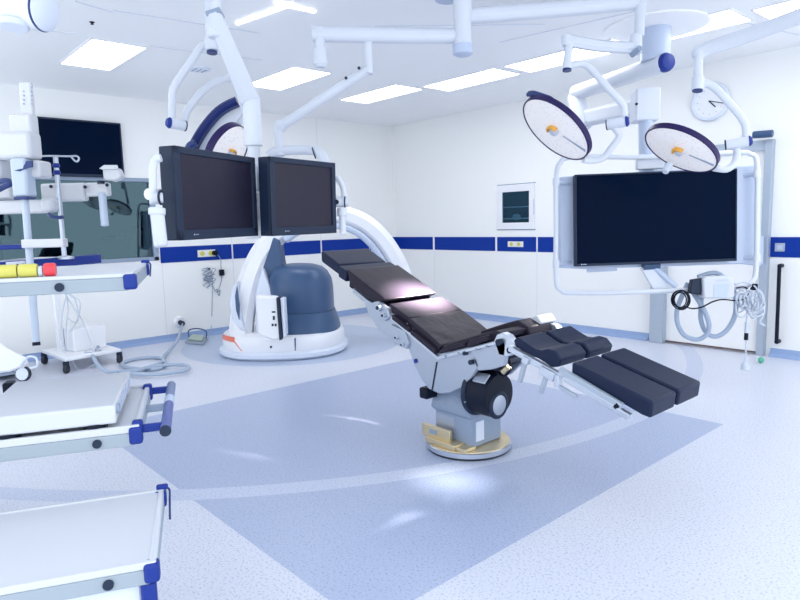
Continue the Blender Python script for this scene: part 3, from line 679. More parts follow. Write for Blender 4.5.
# lamp 1 (left of the large screen)
dL = 4.25
n1 = lamp_normal(556, 128, (-.67, .74), .45); c1 = dp(555, 130, dL)
L1 = thing('surgical_lamp', dp(566, 70, dL), 'round surgical lamp with amber knob, hanging left of the big screen', 'surgical lamp', LG)
lamp_head(L1, c1, n1, .277)
g1 = lambda x, y, o=0.: hp(x, y, c1+n1*o, n1)
obj('grip', MB().sweep([g1(528.5, 93.8, -.04), g1(534, 93.8, -.045), g1(543, 97, -.05), g1(550, 100, -.05), g1(553, 104.5, -.05)], lambda t: (.028+.03*t, .04), n1, 4), NAVY, L1)
obj('drop_tube', MB().cyl(dp(569, 44, dL), dp(567, 66, dL), .028), ARM, L1)
obj('knuckle_cap', MB().cyl(dp(567, 68, dL), dp(567, 71, dL), .030), NAVY, L1)
obj('knuckle', MB().cyl(dp(567.5, 60, dL), dp(567, 69, dL), .031), ARM, L1)
p0, p1 = dp(569, 41, dL), dp(636, 48, dL+.1)
obj('spring_arm', MB().sweep([p0, dp(600, 46, dL+.05), p1], lambda t: (.075, .07), FW, 4), ARM, L1)
obj('arm_joint', MB().cyl(dp(566.5, 35, dL), dp(566.8, 46, dL), .036), ARM, L1, bev=.01)
obj('arm_hub', MB().cyl(dp(636, 35, dL+.1), dp(635, 54, dL+.1), .042), ARM, L1, bev=.008)
obj('hub_cap', MB().cyl(dp(632, 55, dL+.1), dp(640, 48, dL+.02), .02), GREYB, L1)
obj('pole', MB().cyl(dp(639, 36, dL+.1), dp(640.5, 2, dL+.1), .034), ARM, L1)
curve(L1, [(569, 66, dL), (580, 63.5, dL), (590, 68, dL), (605, 85, dL-.02), (620, 101, dL-.03), (624, 108, dL-.03), (624, 118, dL-.02)], .024)
pivot(L1, (606.5, 125), (626, 121.5), dL)
curve(L1, [(614, 127, dL-.02), (619, 136, dL), (611, 148, dL+.03), (603, 158, dL+.06), (593, 160.5, dL+.07), (583, 160, dL+.05)], .022)
# lamp 3 (in front of the clock)
dM = 4.3
n3 = lamp_normal(682, 148, (-.52, .854), .45); c3 = dp(680.2, 150.4, dM)
L3 = thing('surgical_lamp', dp(698, 70, dM), 'round surgical lamp over the right upper corner of the big screen', 'surgical lamp', LG)
lamp_head(L3, c3, n3, .258)
obj('grip', MB().cyl(dp(670, 164, dM-.05), dp(665, 172, dM-.08), .022), CLEAR, L3, bev=.006)
obj('drop_tube', MB().cyl(dp(698.5, 52, dM), dp(698, 80, dM), .030), ARM, L3)
obj('knuckle', MB().cyl(dp(698, 77, dM), dp(697.5, 90, dM), .040), ARM, L3, bev=.006)
obj('knuckle_cap', MB().cyl(dp(697.5, 89.5, dM), dp(697.3, 91.5, dM), .034), NAVY, L3)
obj('spring_arm', MB().sweep([dp(698, 53, dM), dp(712, 47, dM-.05), dp(760, 31, dM-.25), dp(860, -6, dM-.7)], lambda t: (.088+.01*t, .08), FW, 4), ARM, L3)
obj('arm_end', MB().ball(dp(699, 53, dM), .048, 12), ARM, L3)
e_ = dp(860, -6, dM-.7); e2 = e_.copy(); e2.z = ZC
obj('pole', MB().cyl(e_-V((0, 0, .08)), e2, .045), ARM, L3)
curve(L3, [(701, 84, dM), (708, 84, dM), (717, 90, dM-.02), (732, 106, dM-.04), (743, 120, dM-.05), (746, 128, dM-.05), (746, 140, dM-.04)], .026)
pivot(L3, (725, 145), (749, 141), dM)
curve(L3, [(736, 147, dM), (737, 153, dM+.02), (735, 162, dM+.03), (727, 169, dM+.03), (714, 168, dM+.04)], .024)
obj('yoke_foot', MB().ball(dp(716, 168, dM+.04), .03, 10, (1.3, 1, .8)), ARM, L3)
# lamp 2 (behind the left monitor)
dN = 3.75
n2 = lamp_normal(226, 151, (.87, .5), .52); c2 = dp(229, 153, dN)
L2 = thing('surgical_lamp', dp(211, 40, dN-.1), 'round surgical lamp half hidden behind the left hanging monitor', 'surgical lamp', LG)
lamp_head(L2, c2, n2, .178, thick=.05)
arc_ = [(186, 166), (190, 156), (196, 142), (205, 127.5), (216, 114.5), (226, 107), (237.5, 101.5)]
PB = obj('petal_body', MB().prism([dp(x, y, dN+.06) for x, y in arc_+[(243, 112), (236, 122), (224, 128), (214, 143), (208, 160), (200, 168)]], FW*.03), ARM, L2, bev=.004)
obj('petal_rim', MB().sweep([dp(x, y, dN+.03) for x, y in arc_], lambda t: (.052, .07), FW, 4), BLUER, PB)
obj('grip', MB().sweep([dp(188, 153, dN-.03), dp(190, 146, dN-.03), dp(196, 143, dN-.03)], lambda t: (.04, .05), FW, 4), NAVY, L2)
q = dp(210, 20, dN-.1); q2 = q.copy(); q2.z = ZC
obj('pole', MB().cyl(q, q2, .026), ARM, L2)
obj('drop_tube', MB().cyl(dp(210, 18, dN-.1), dp(211.5, 46, dN-.1), .030), ARM, L2)
obj('knuckle', MB().cyl(dp(211, 38, dN-.1), dp(212, 51, dN-.1), .038), ARM, L2, bev=.006)
obj('knuckle_cap', MB().cyl(dp(212, 51.5, dN-.1), dp(212, 53.5, dN-.1), .030), NAVY, L2)
curve(L2, [(208, 45, dN-.1), (202, 46, dN-.1), (192, 60, dN-.12), (177, 82, dN-.14), (172.5, 92, dN-.14), (172, 104, dN-.14), (172, 119, dN-.13)], .022)
pivot(L2, (185.5, 126), (170, 123), dN-.1, .030)
curve(L2, [(184, 122, dN-.08), (188, 110, dN-.05), (200, 94, dN), (214, 83, dN+.1), (228, 78, dN+.25), (238, 84, dN+.3), (243, 105, dN+.2), (238, 125, dN+.12)], .022)

# ------------------------------------------------------------------ ceiling beam with hub and thin spring arm
dH = 4.1
Hb = thing('ceiling_beam', dp(463, 30, dH), 'white horizontal ceiling beam with round hub and thin sloping arm', 'ceiling boom')
hubb = dp(463, 54, dH)
obj('hub', MB().lathe(hubb, (0, 0, 1), [(0, .05), (.008, .062), (.07, .062), (.075, .056), (.20, .056), (.21, .06), (.50, .06)], 32), ARM, Hb)
obj('hub_cap', MB().lathe(hubb-V((0, 0, .012)), (0, 0, 1), [(0, .045), (.012, .066), (.07, .066)], 32), PALE, Hb)
obj('left_beam', MB().sweep([dp(456, 36, dH), dp(390, 35.5, dH-.1), dp(312, 34, dH-.2)], lambda t: (.092, .09), FW, 3), ARM, Hb, bev=.01)
obj('right_beam', MB().sweep([dp(468, 16, dH), dp(560, 9, dH+.15), dp(645, 1, dH+.28)], lambda t: (.10, .10), FW, 3), ARM, Hb, bev=.01)
obj('hanging_tube', MB().cyl(dp(320, 28, dH-.2), dp(320, 52, dH-.2), .030), ARM, Hb)
obj('tube_knuckle', MB().lathe(dp(320, 49, dH-.2), V((0, 0, -1)), [(0, .042), (.09, .045), (.11, .03)], 24), ARM, Hb)
obj('knuckle_seam', MB().torus(dp(318, 58, dH-.22), RT, .045, .004, a0=-1, a1=1.6), GREYB, Hb)
obj('arm_drop', MB().cyl(dp(368, 40, dH-.12), dp(369, 74, dH-.12), .026), ARM, Hb)
obj('spring_arm', MB().sweep([dp(370, 68, dH-.12), dp(330, 94, dH-.05), dp(280, 127, dH+.05)], lambda t: (.062, .06), FW, 3), ARM, Hb, bev=.008)
obj('arm_knuckle', MB().ball(dp(281, 126, dH+.05), .042, 12), ARM, Hb)
obj('arm_post', MB().cyl(dp(278, 126, dH+.05), dp(280.5, 156, dH+.05), .030), ARM, Hb)
obj('shield_tube', MB().tube([dp(268, 156, dH+.05), dp(275, 152, dH+.05), dp(290, 150, dH+.05), dp(310, 150, dH+.05), dp(320, 153, dH), dp(326, 166, dH), dp(327, 180, dH)], .032, 12), ARM, Hb)
obj('shield_ring', MB().torus(dp(314, 153, dH+.02), RT+UP*.3, .035, .004), BEZEL, Hb)
for px_, py_ in ((359, 70), (346, 80)): obj('screw', MB().cyl(dp(px_, py_-2, dH-.18), dp(px_, py_-2, dH-.14), .01, n=10), BEZEL, Hb)
obj('hub_plate', MB().lathe(dp(449, 0, dH), (0, 0, 1), [(0, .09), (.02, .10), (.06, .10)], 32), PALE, Hb)

# ------------------------------------------------------------------ pendant carrying the large screen
TC, Ta, Tt, Tr = V((-2.436, 4.946, 1.387)), .819, -.071, .012
TV, tv = display('large_screen', TC, Ta, Tt, Tr, 1.293, .74, .06, (.012, .020, .012), 'very large dark flat screen in a white tube frame, right side', 'screen', TVSCR, None, False)
ux, n, uz = tv[1:]
p = TC-ux*.60-uz*.355+n*.0125; f = MB(); f.cyl(p, p+n*.001, .005, n=12); f.box(p+ux*.025, (.03, .002, .005), (ux, n, uz)); obj('maker_mark', f, PALE, TV)
def tp(x, y, off=0.): return hp(x, y, TC+n*off, n)
colc = hz(656, 26, ZC); colc.z = ZC
dC = (colc-CAM).dot(FW)
Pd = thing('screen_pendant', colc, 'white ceiling pendant with blue cap and tube frame round the largest screen', 'ceiling boom')
obj('ceiling_flange', MB().lathe((colc.x, colc.y, ZC), (0, 0, -1), [(0, .40), (.012, .40), (.02, .37)], 56), CEILM, Pd)
cb = dp(655.5, 60, dC); cb = V((colc.x, colc.y, cb.z))
obj('ceiling_column', MB().cyl((colc.x, colc.y, ZC-.01), cb, .115, n=40), PALE, Pd)
bz = cb.z-.04
b0, b1 = hz(668, 62, bz), hz(576, 93, bz)
b0 = V((colc.x, colc.y, bz))+(b0-b1).normalized()*.12
obj('upper_beam', MB().sweep([b0, lerp(b0, b1, .5), b1], lambda t: (.17, .13), V((0, 0, 1)), 2), ARM, Pd, bev=.02)
bd = (b0-b1).normalized()
obj('beam_cap', MB().lathe(b0-V((0, 0, .0))-bd*.02, bd, [(0, .074), (.03, .074), (.055, .062), (.06, .04)], 24), BLUE, Pd)
dE = (b1-CAM).dot(FW)
obj('elbow_joint', MB().cyl(b1+V((0, 0, -.02)), dp(583, 128, dE-.1), .085, n=32), ARM, Pd, bev=.01)
dT = (TC-CAM).dot(FW)+.14
bq = dp(645, 106, dT)
e0 = dp(586, 118, dE-.1)
obj('lower_beam', MB().sweep([e0, lerp(e0, bq, .5), bq], lambda t: (.10, .16), V((0, 0, 1)), 2), ARM, Pd, bev=.01)
obj('junction_box', MB().box(bq, (.20, .16, .26), (ux, n, V((0, 0, 1)))), ARM, Pd, bev=.012)
obj('box_screw', MB().cyl(dp(636.5, 104, dT-.09), dp(636.5, 104, dT-.1), .012, n=10), BEZEL, Pd)
obj('drop_post', MB().box2(V((0, 0, 0)), V((1, 1, 1))) if False else MB().cyl(dp(646, 118, dT), dp(647, 215, dT), .06), PALE, Pd)
# shroud behind the screen and the tube frame around it
obj('back_shroud', MB().prism([tp(x, y, -.16) for x, y in ((558, 178), (584, 176), (740, 167), (757, 166), (757, 266), (738, 264), (584, 269), (558, 268))], n*.07), PALE, Pd, bev=.01)
fr_ = [(575, 157), (650, 157), (735, 152.5), (750, 154), (757, 163), (757, 215), (756, 270), (750, 283), (735, 287.5), (650, 291.5), (575, 293), (561, 290), (556, 279), (556, 230), (556, 180), (560, 163)]
obj('tube_frame', MB().tube([tp(x, y, -.02) for x, y in fr_], .020, 12, 4, closed=True), ARM, Pd)
for x, y in ((556, 182), (556, 264), (757, 174), (757, 258)):
    a_, b_ = tp(x, y-4, -.02), tp(x, y+4, -.02); obj('frame_collar', MB().cyl(a_, b_, .027), ARM, Pd)
for x0, y0, x1, y1 in ((556, 182, 572, 184), (556, 264, 572, 262), (757, 174, 742, 176), (757, 258, 742, 258)):
    obj('frame_clip', MB().cyl(tp(x0, y0, -.03), tp(x1, y1, -.11), .016), PALE, Pd)
obj('top_bracket', MB().box(tp(650, 163, -.08), (.22, .05, .10), (ux, n, uz)), ARM, Pd, bev=.006)
obj('lower_bracket', MB().prism([tp(x, y, -.05) for x, y in ((641, 268), (655, 267), (671, 288), (654, 290))], -n*.03), ARM, Pd, bev=.004)
obj('bracket_strut', MB().cyl(tp(655, 268, -.06), tp(676, 287, -.03), .022), PALE, Pd)
obj('bracket_joint', MB().cyl(tp(643, 266, -.06), tp(659, 265, -.06), .035), SLATE, Pd)
obj('rear_panel', MB().prism([tp(x, y, -.10) for x, y in ((587, 268), (617, 266), (617, 271), (588, 272.5))], -n*.03), PALE, Pd)
# electronics box on the bottom tube
bx_c = tp(718, 286, .04)
t = thing('electronics_box', tp(718, 299, .04), 'white electronics box clipped to the lower frame tube', 'device')
obj('box_body', MB().prism([tp(x, y, .10) for x, y in ((703, 279), (706, 276.5), (729, 275.5), (735, 282), (735, 297), (731, 298.5), (704, 298.5))], -n*.12), CART, t, bev=.012)
obj('box_panel', MB().prism([tp(x, y, .103) for x, y in ((714, 284.5), (730, 283.5), (727, 297.5), (714, 297.5))], -n*.004), PALE, t)
obj('box_text_strip', MB().prism([tp(x, y, .103) for x, y in ((716, 280), (728, 279.3), (728, 280.5), (716, 281.2))], -n*.004), PALE, t)
t = thing('power_adapter', tp(696, 295, .05), 'small black box hooked on the tube beside the white electronics box', 'adapter')
obj('adapter_body', MB().prism([tp(x, y, .07) for x, y in ((692.5, 279.5), (703, 278), (701.5, 295), (690, 293.5))], -n*.06), BEZEL, t, bev=.006)
obj('clip', MB().cyl(tp(692, 288, .0), tp(692, 288, .05), .012), BLACK, t)
# cables and hoses
f = MB()
for i in range(6):
    r1, r2 = 9-.6*i, 9.8-.5*i; cx_, cy_ = 681+random.uniform(-1.6, 1.2), 299.5+random.uniform(-1, .8)
    f.tube([tp(cx_+r1*cos(a), cy_+r2*sin(a), .05+.006*i) for a in [2*pi*j/10 for j in range(10)]], .0045, 6, 3, closed=True)
f.tube([tp(x, y, .06) for x, y in ((684, 306), (692, 308.5), (702, 307), (712, 302), (722, 299.5), (736, 300.5), (746, 298), (749, 291), (744, 287), (736, 288))], .006, 6, 4)
tag(obj('black_cable', f, BLACK), 'coiled black cable hung on the lower tube, left of the small black box', 'cable')
t = thing('breathing_hose', tp(700, 335, 0), 'two loops of thick grey hose hanging below the electronics box', 'hose')
f = MB(); f.tube([tp(x, y, o) for x, y, o in ((688, 283, -.05), (682, 296, -.05), (677, 310, -.05), (677.5, 323, -.05), (684, 335, -.05), (696, 339.5, -.05), (705, 336, -.02), (709, 328, 0), (707, 317, .01), (700, 303, .0), (694, 294, -.03), (690, 286, -.05))], .019, 12, 5)
obj('hose_loop', f, HOSED, t)
f = MB(); f.tube([tp(x, y, o) for x, y, o in ((703, 288, -.04), (701, 305, -.05), (701, 320, -.07), (706, 332, -.08), (715, 336.5, -.08), (726, 331, -.07), (734, 318, -.06), (736, 303, -.06), (733, 290, -.05), (722, 276, -.05), (712, 273, -.05), (698, 277, -.05))], .019, 12, 5)
obj('hose_loop', f, HOSED, t)
f = MB()
for i in range(15):
    q = []; x0, y0 = random.uniform(738, 760), random.uniform(288, 300); rr_ = random.uniform(5, 10)
    for j in range(9):
        a = 2*pi*j/8+random.uniform(-.2, .2); q.append(tp(min(765, max(736, x0+rr_*cos(a)*random.uniform(.6, 1.1))), y0+9+rr_*1.4*sin(a), .03+.07*random.random()))
    f.tube(q, .006, 6, 4)
f.tube([tp(x, y, .03) for x, y in ((735, 284), (745, 282), (755, 287), (763, 296), (764, 312), (760, 322), (765, 326))], .008, 6, 4)
t = thing('lead_bundle', tp(750, 325, .05), 'tangled bundle of white leads hanging by the door jamb', 'cables')
obj('leads', f, CLEAR, t)
obj('strap', MB().box(tp(754, 287, .03), (.04, .04, .05), (ux, n, uz)), BLACK, t)
t = thing('hanging_probe', tp(745.5, 371, .04), 'white cable with black connector and bulb dangling near the floor', 'probe')
obj('probe_cord', MB().tube([tp(747, 312, .04), tp(746.3, 330, .04), tp(746, 342, .04), tp(745.5, 362, .04)], .006, 6), CLEAR, t)
obj('probe_sleeve', MB().cyl(tp(747, 322, .04), tp(746.5, 333, .04), .016), CLEAR, t)
obj('connector', MB().cyl(tp(746.4, 333, .04), tp(746, 340, .04), .016), BLACK, t)
obj('bulb', MB().lathe(tp(745.5, 362, .04), (0, 0, -1), [(0, .012), (.02, .03), (.06, .035), (.065, .02)], 20), CLEAR, t)
tag(obj('valve', MB().ball(hz(761, 360, .03), .028, 8), GREEN), 'tiny green plug on the floor beside the right door jamb', 'plug')

# ------------------------------------------------------------------ instrument trolleys at left
ta = radians(66.5); LU = V((cos(ta), sin(ta), 0)); AW = V((-sin(ta), cos(ta), 0)); ZV = V((0, 0, 1))
TAX = (LU, AW, ZV)
def trolley(corner, wd, ln, rail_h, label, handle=False, cabinet=False, hook=False, lip=.02, cap=.12):
    c = V(corner)                                  # near right top corner of the tray
    z = c.z; o = c-LU*ln/2+AW*wd/2
    t = thing('instrument_trolley', V((o.x, o.y, 0)), label, 'trolley', 'white instrument trolleys with blue corners')
    def at(u, v, zz): return c-LU*u+AW*v+V((0, 0, zz-z))
    TR = obj('tray', MB().box(at(ln/2, wd/2, z-lip+.004), (ln-.02, wd-.02, .016), TAX), CART, t, bev=.004)
    f = MB()
    for u, v, a, b in ((ln/2, .007, ln, .014), (ln/2, wd-.007, ln, .014), (.007, wd/2, .014, wd-.029), (ln-.007, wd/2, .014, wd-.029)): f.box(at(u, v, z-lip/2), (a, b, lip), TAX)
    obj('tray_lip', f, CART, TR, bev=.003)
    f = MB()
    for u, v, a, b in ((ln/2, .012, ln-.03, .024), (ln/2, wd-.012, ln-.03, .024), (.012, wd/2, .024, wd-.05), (ln-.012, wd/2, .024, wd-.05)): f.box(at(u, v, z-lip-rail_h/2), (a, b, rail_h), TAX)
    RL = obj('rail', f, CARTRAIL, t, bev=.003)
    for u, v in ((.010, .010), (.010, wd-.010), (ln-.010, .010), (ln-.010, wd-.010)):
        obj('corner_block', MB().box(at(u, v, z-lip*.5-rail_h/2), (rail_h*.95, .034, rail_h+lip*.6), TAX), BLUE, t, bev=.008, seg=3)
    p = at(cap, -.001, z-lip-rail_h/2); obj('screw_cap', MB().cyl(p+AW*.004, p-AW*.004, rail_h*.32), BEZEL, RL)
    zl = z-lip-rail_h
    for u, v in (((.02, .02), (ln-.03, .03), (ln-.03, wd-.03)) if cabinet else ((ln-.30, wd-.26), (ln-.03, wd-.26), (ln-.03, wd-.06), (ln-.30, wd-.06))):
        lg = obj('leg', MB().box(at(u, v, (zl+.09)/2), (.032, .032, zl-.09), TAX), BLUE if cabinet else DALU, t, bev=.006)
        q = at(u, v, .045); obj('caster', MB().cyl(q-AW*.014, q+AW*.014, .044), RUBBER, lg, bev=.004)
    if cabinet:
        for v in (.03, wd-.03): obj('side_panel', MB().box(at(ln/2, v, zl-.22), (ln-.08, .012, .43), TAX), WHITEB, t)
    if hook:
        p0 = at(.004, wd-.004, z)
        HC = obj('hook_cap', MB().box(p0+ZV*.004, (.030, .016, .014), TAX), BLUE, t, bev=.004)
        obj('hook', MB().tube([p0+LU*.012, p0+LU*.018-ZV*.008, p0+LU*.018-ZV*.03-AW*.03, p0+LU*.02-ZV*.045-AW*.10], .003, 6, 3), NAVY, HC)
    if handle:
        for v in (.015, wd-.04):
            HB = obj('handle_bracket', MB().box(at(-.030, v+.01, z-.018), (.075, .016, .022), TAX), BLUE, t, bev=.004)
            obj('bracket_clamp', MB().box(at(.006, v+.01, z-.012), (.028, .028, .038), TAX), BLUE, HB, bev=.006)
        obj('handle_bracket', MB().box(at(-.030, wd*.58, z-.032), (.075, .016, .022), TAX), GREYB, t, bev=.004)
        H_ = obj('handle_bar', MB().cyl(at(-.066, -.02, z-.018), at(-.066, wd*.52, z-.018), .0145), mat('periwinkle_grip', (.09, .12, .36), .35), t, bev=.003)
        obj('handle_sleeve', MB().cyl(at(-.066, wd*.52, z-.018), at(-.066, wd*.68, z-.018), .0150), PALE, H_, bev=.003)
        obj('handle_grip', MB().cyl(at(-.066, wd*.68, z-.018), at(-.066, wd+.03, z-.018), .0145), mat('grey_blue_grip', (.14, .20, .38), .35), H_, bev=.003)
        obj('handle_end', MB().cyl(at(-.066, -.024, z-.018), at(-.066, -.019, z-.018), .0152), BEZEL, H_)
    return t, at
zt1, zt2, zt3 = .70, .88, 1.27
c_1, c_2, c_3 = hz(156, 561, zt1), hz(139, 425, zt2), hz(133, 273, zt3)
trolley(c_1, .40, .95, .034, 'nearest white instrument trolley with empty top, bottom left corner', cabinet=True, hook=True, lip=.016, cap=.095)
T2, at2 = trolley(c_2, .47, 1.25, .036, 'white instrument trolley with blue push handle and flat white box', handle=True, cap=.105)
T3, at3 = trolley(c_3, .60, 1.4, .040, 'tallest white instrument trolley holding the yellow and red rolls', hook=True, lip=.012, cap=.20)
# flat white box on the middle trolley
za_ = zt2-.008
w_, l_, h_ = .42, .33, .050
o = hz(117, 429.5, za_); o = o+V((0, 0, 0))
t = thing('flat_white_box', V((o-LU*l_/2+AW*w_/2).to_tuple()), 'flat white metal box lying on the trolley with the blue handle', 'box')
obj('casing', MB().box(o-LU*l_/2+AW*w_/2+V((0, 0, .016+h_/2)), (l_, w_, h_), TAX), CART, t, bev=.006)
for u, v in ((.055, .028), (.055, w_-.04), (l_-.07, .028), (l_-.06, w_-.04)):
    q = o-LU*u+AW*v; obj('foot', MB().cyl(q+V((0, 0, 0)), q+V((0, 0, .018)), .03), BLACK, t)
for i in range(5): obj('vent_slot', MB().box(o+LU*.001+AW*(.08+i*.07)+V((0, 0, .016+h_*.5)), (.004, .03, .03), TAX), PALE, t)
obj('side_button', MB().cyl(o+AW*.03+V((0, 0, .05)), o+AW*.03+LU*.008+V((0, 0, .05)), .014), GREYB, t)
q = hz(10, 391, zt2+.022); tag(obj('black_clip', MB().box(q, (.03, .05, .06), TAX), BLACK, bev=.006), 'small black clip behind the flat white box', 'clip')
# rolls on the tallest trolley
zr = zt3-.001
def roll(px0, px1, py, name, m, label, cat, grp=None, r=.0195):
    a, b = at3((c_3-hz(px0, 278-px0*.036, zt3)).dot(LU), .026, zr), at3((c_3-hz(px1, 278-px1*.036, zt3)).dot(LU), .026, zr); a.z = b.z = zr+r+.0005
    return tag(obj(name, MB().lathe(a, (b-a).normalized(), [(0, r*.9), (.004, r), ((b-a).length-.004, r), ((b-a).length, r*.9)], 24), m), label, cat, grp)
roll(-4, 19, 281, 'tape_roll', YELLOW, 'yellow roll cut by the left picture edge, on the tallest trolley', 'roll')
roll(20.5, 38.5, 280, 'tape_roll', YELLOW, 'yellow roll between another yellow roll and the red one', 'roll')
roll(45, 56, 279, 'red_roll', RED, 'red cylinder beside the yellow rolls on the tallest trolley', 'roll')
roll(39.5, 43.5, 279.4, 'clear_cap', CLEAR, 'clear cap between the yellow roll and the red cylinder', 'cap', None, .016)

# ------------------------------------------------------------------ ceiling-hung supply arm at left, IV pole, far table
dS = 3.3
OFFW = mat('off_white_enamel', (.66, .68, .72), .35)
HOUS = mat('light_grey_blue_plastic', (.52, .60, .72), .4)
S = thing('ceiling_supply_unit', dp(25, 150, dS), 'white ceiling supply arm with perforated post and long grey tube, far left', 'supply arm')
def sbox(name, x0, y0, x1, y1, depth, m, off=0., bev=.01):
    a, b = dp(x0, y0, dS+off), dp(x1, y1, dS+off)
    c = (a+b)/2; w_ = abs((b-a).dot(RX)); h_ = abs(b.z-a.z); obj(name, MB().box(c, (w_, depth, h_), (RX, RY, ZV)), m, S, bev=bev)
sbox('perforated_post', 20.5, 83, 34, 118, .03, OFFW)
for i in range(5):
    for s in (23.5, 31.5):
        q = dp(s, 87+4.2*i, dS-.022); obj('post_hole', MB().cyl(q, q+RY*.004, .005, n=8), HOSE, S)
sbox('post_bracket', 13, 115.5, 35.5, 138, .08, OFFW, 0, .012)
obj('bracket_fin', MB().prism([dp(x, y, dS) for x, y in ((8, 116), (12, 115), (14, 136), (12, 136))], RY*.14), WHITEB, S)
sbox('main_arm', -120, 136, 37, 159, .12, OFFW, 0, .02)
sbox('grey_housing', 15, 159, 32, 197, .09, HOUS, 0, .015)
obj('housing_mark', MB().prism([dp(x, y, dS-.05) for x, y in ((14, 170.5), (20, 169), (25, 164), (26, 161), (32, 161), (32, 167), (26, 168.5), (20, 171.5))], RY*.01), NAVY, S)
sbox('side_block', 35, 161.5, 46.5, 178, .12, OFFW, .06, .012)
sbox('left_block', -30, 160, 12, 181, .2, OFFW, .1, .02)
sbox('lower_collar', 18, 197, 32, 199.5, .08, NAVY, 0, .004)
obj('grip_loop', MB().tube([dp(-4, 184, dS), dp(4, 182, dS), dp(10, 183, dS), dp(4, 186, dS), dp(-4, 190, dS)], .02, 8), NAVY, S)
sbox('cross_beam', -40, 202, 50, 213, .08, OFFW, .25, .012)
sbox('beam_end', 44, 198, 57, 212, .10, OFFW, .22, .02)
sbox('shelf_beam', -40, 187, 16, 199, .10, OFFW, .3, .012)
obj('hanging_tube', MB().cyl(dp(25, 199, dS), dp(36.3, 343, dS), .018), HOUS, S)
obj('tube_tip', MB().cyl(dp(36.2, 342, dS), dp(36.5, 345.5, dS), .019), BLACK, S)
sbox('tube_bar', 23.5, 239.5, 66, 247, .05, OFFW, -.02, .006)
obj('hook_handle', MB().tube([dp(49, 214, dS+.2), dp(52, 216.5, dS+.18), dp(58, 217.5, dS+.18), dp(63, 217, dS+.18)], .010, 8), NAVY, S)
# articulated camera arm
dK = dS+.35
K = thing('camera_arm', dp(75, 190, dK), 'white jointed arm with small camera head and short grey tube', 'camera arm')
def kbox(name, x0, y0, x1, y1, depth, m, bev=.012, off=0.):
    a, b = dp(x0, y0, dK+off), dp(x1, y1, dK+off); c = (a+b)/2
    obj(name, MB().box(c, (abs((b-a).dot(RX)), depth, abs(b.z-a.z)), (RX, RY, ZV)), m, K, bev=bev)
kbox('rear_arm', 43, 184, 87, 201, .06, OFFW); kbox('front_arm', 87, 183, 110, 196, .05, OFFW, .01, -.03)
obj('camera_head', MB().prism([dp(x, y, dK-.09) for x, y in ((102, 168), (118, 168), (121, 175), (120.5, 179), (113, 181.5), (103, 180), (102, 172))], RY*.06), OFFW, K, bev=.012)
obj('head_top', MB().loft([[dp(x, y, dK-.10+o) for x, y in ((99, 168.5), (104, 165), (117.5, 165), (118.5, 169), (103, 170))] for o in (0, .07)]), OFFW, K, bev=.004)
obj('grey_tube', MB().cyl(dp(102, 193, dK-.05), dp(105, 226, dK-.05), .021), HOUS, K, bev=.004)
for x, y in ((51, 186.5), (85, 187), (107, 185)): obj('screw', MB().cyl(dp(x, y, dK-.12), dp(x, y, dK-.05), .010, n=10), BEZEL, K)
obj('arm_pin', MB().cyl(dp(101, 181, dK-.06), dp(101, 184, dK-.06), .02), BEZEL, K)
# IV pole
dI = 3.52
I_ = thing('infusion_pole', hz(60, 372, 0), 'thin steel infusion pole with two blue knobs and a looped hook', 'infusion pole')
ib, it = dp(62.5, 262, dI), dp(55.5, 157, dI); ib.x, ib.y = it.x, it.y
I_.location = (it.x, it.y, 1.241)
obj('pole', MB().cyl((it.x, it.y, 1.25), it, .013), STEEL, I_)
obj('pole_foot', MB().lathe((it.x, it.y, 1.241), ZV, [(0, .05), (.012, .05), (.02, .016)], 32), STEEL, I_)
for y in (165.5, 172.5):
    q = dp(56, y, dI); q = V((it.x, it.y, q.z)); obj('blue_knob', MB().ball(q, .019, 12, (1, 1, .95)), BLUE, I_)
obj('hook', MB().tube([dp(x, y, dI) for x, y in ((38, 156.5), (47, 156), (56, 156), (70, 156.3), (76, 156), (79, 158), (77.5, 161.5), (74.5, 160.5), (71.5, 157))], .005, 8), STEEL, I_)
# far table with blue edge behind the tallest trolley
FT = thing('side_table', V((dp(50, 300, 3.7).x, dp(50, 300, 3.7).y, 0)), 'white table with dark blue edge bar behind the tallest trolley', 'table')
p0, p1 = dp(-40, 268.5, 2.95), dp(100, 258, 3.9); p1.z = p0.z = 1.235
e1 = (p1-p0).normalized(); e2 = V((-e1.y, e1.x, 0))
AX = (e1, e2, ZV); L_ = (p1-p0).length
obj('table_top', MB().box((p0+p1)/2+e2*.22+V((0, 0, -.005)), (L_, .42, .02), AX), WHITE, FT, bev=.004)
obj('edge_bar', MB().box((p0+p1)/2+V((0, 0, -.01)), (L_, .02, .055), AX), BLUE, FT, bev=.004)
q = dp(53.5, 259.5, 3.2); q = p0+e1*((q-p0).dot(e1))
obj('edge_clamp', MB().box(q-e2*.012+V((0, 0, -.008)), (.12, .02, .045), AX), WHITE, FT, bev=.004)
for s in (-.035, 0, .035): obj('clamp_hole', MB().cyl(q-e2*.02+e1*s-V((0, 0, .008)), q-e2*.026+e1*s-V((0, 0, .008)), .009), BEZEL, FT)
for s in (.02, .10):
    for v in (.06, .38): obj('leg', MB().cyl(p0+e1*s+e2*v-V((0, 0, p0.z)), p0+e1*s+e2*v-V((0, 0, .015)), .018), ALU, FT)
p0 = dp(-60, 247, 3.3); p1 = dp(23, 248, 3.6)
tag(obj('blue_bin', MB().box2((0, 0, 0), (1, 1, 1)) if False else MB().prism([dp(-60, 246.5, 3.55), dp(23, 244.8, 3.55), dp(23, 249, 3.55), dp(-60, 252, 3.55)], RY*.2), BLUE, bev=.006), 'low blue tray at the left picture edge, under the hanging tube', 'tray')

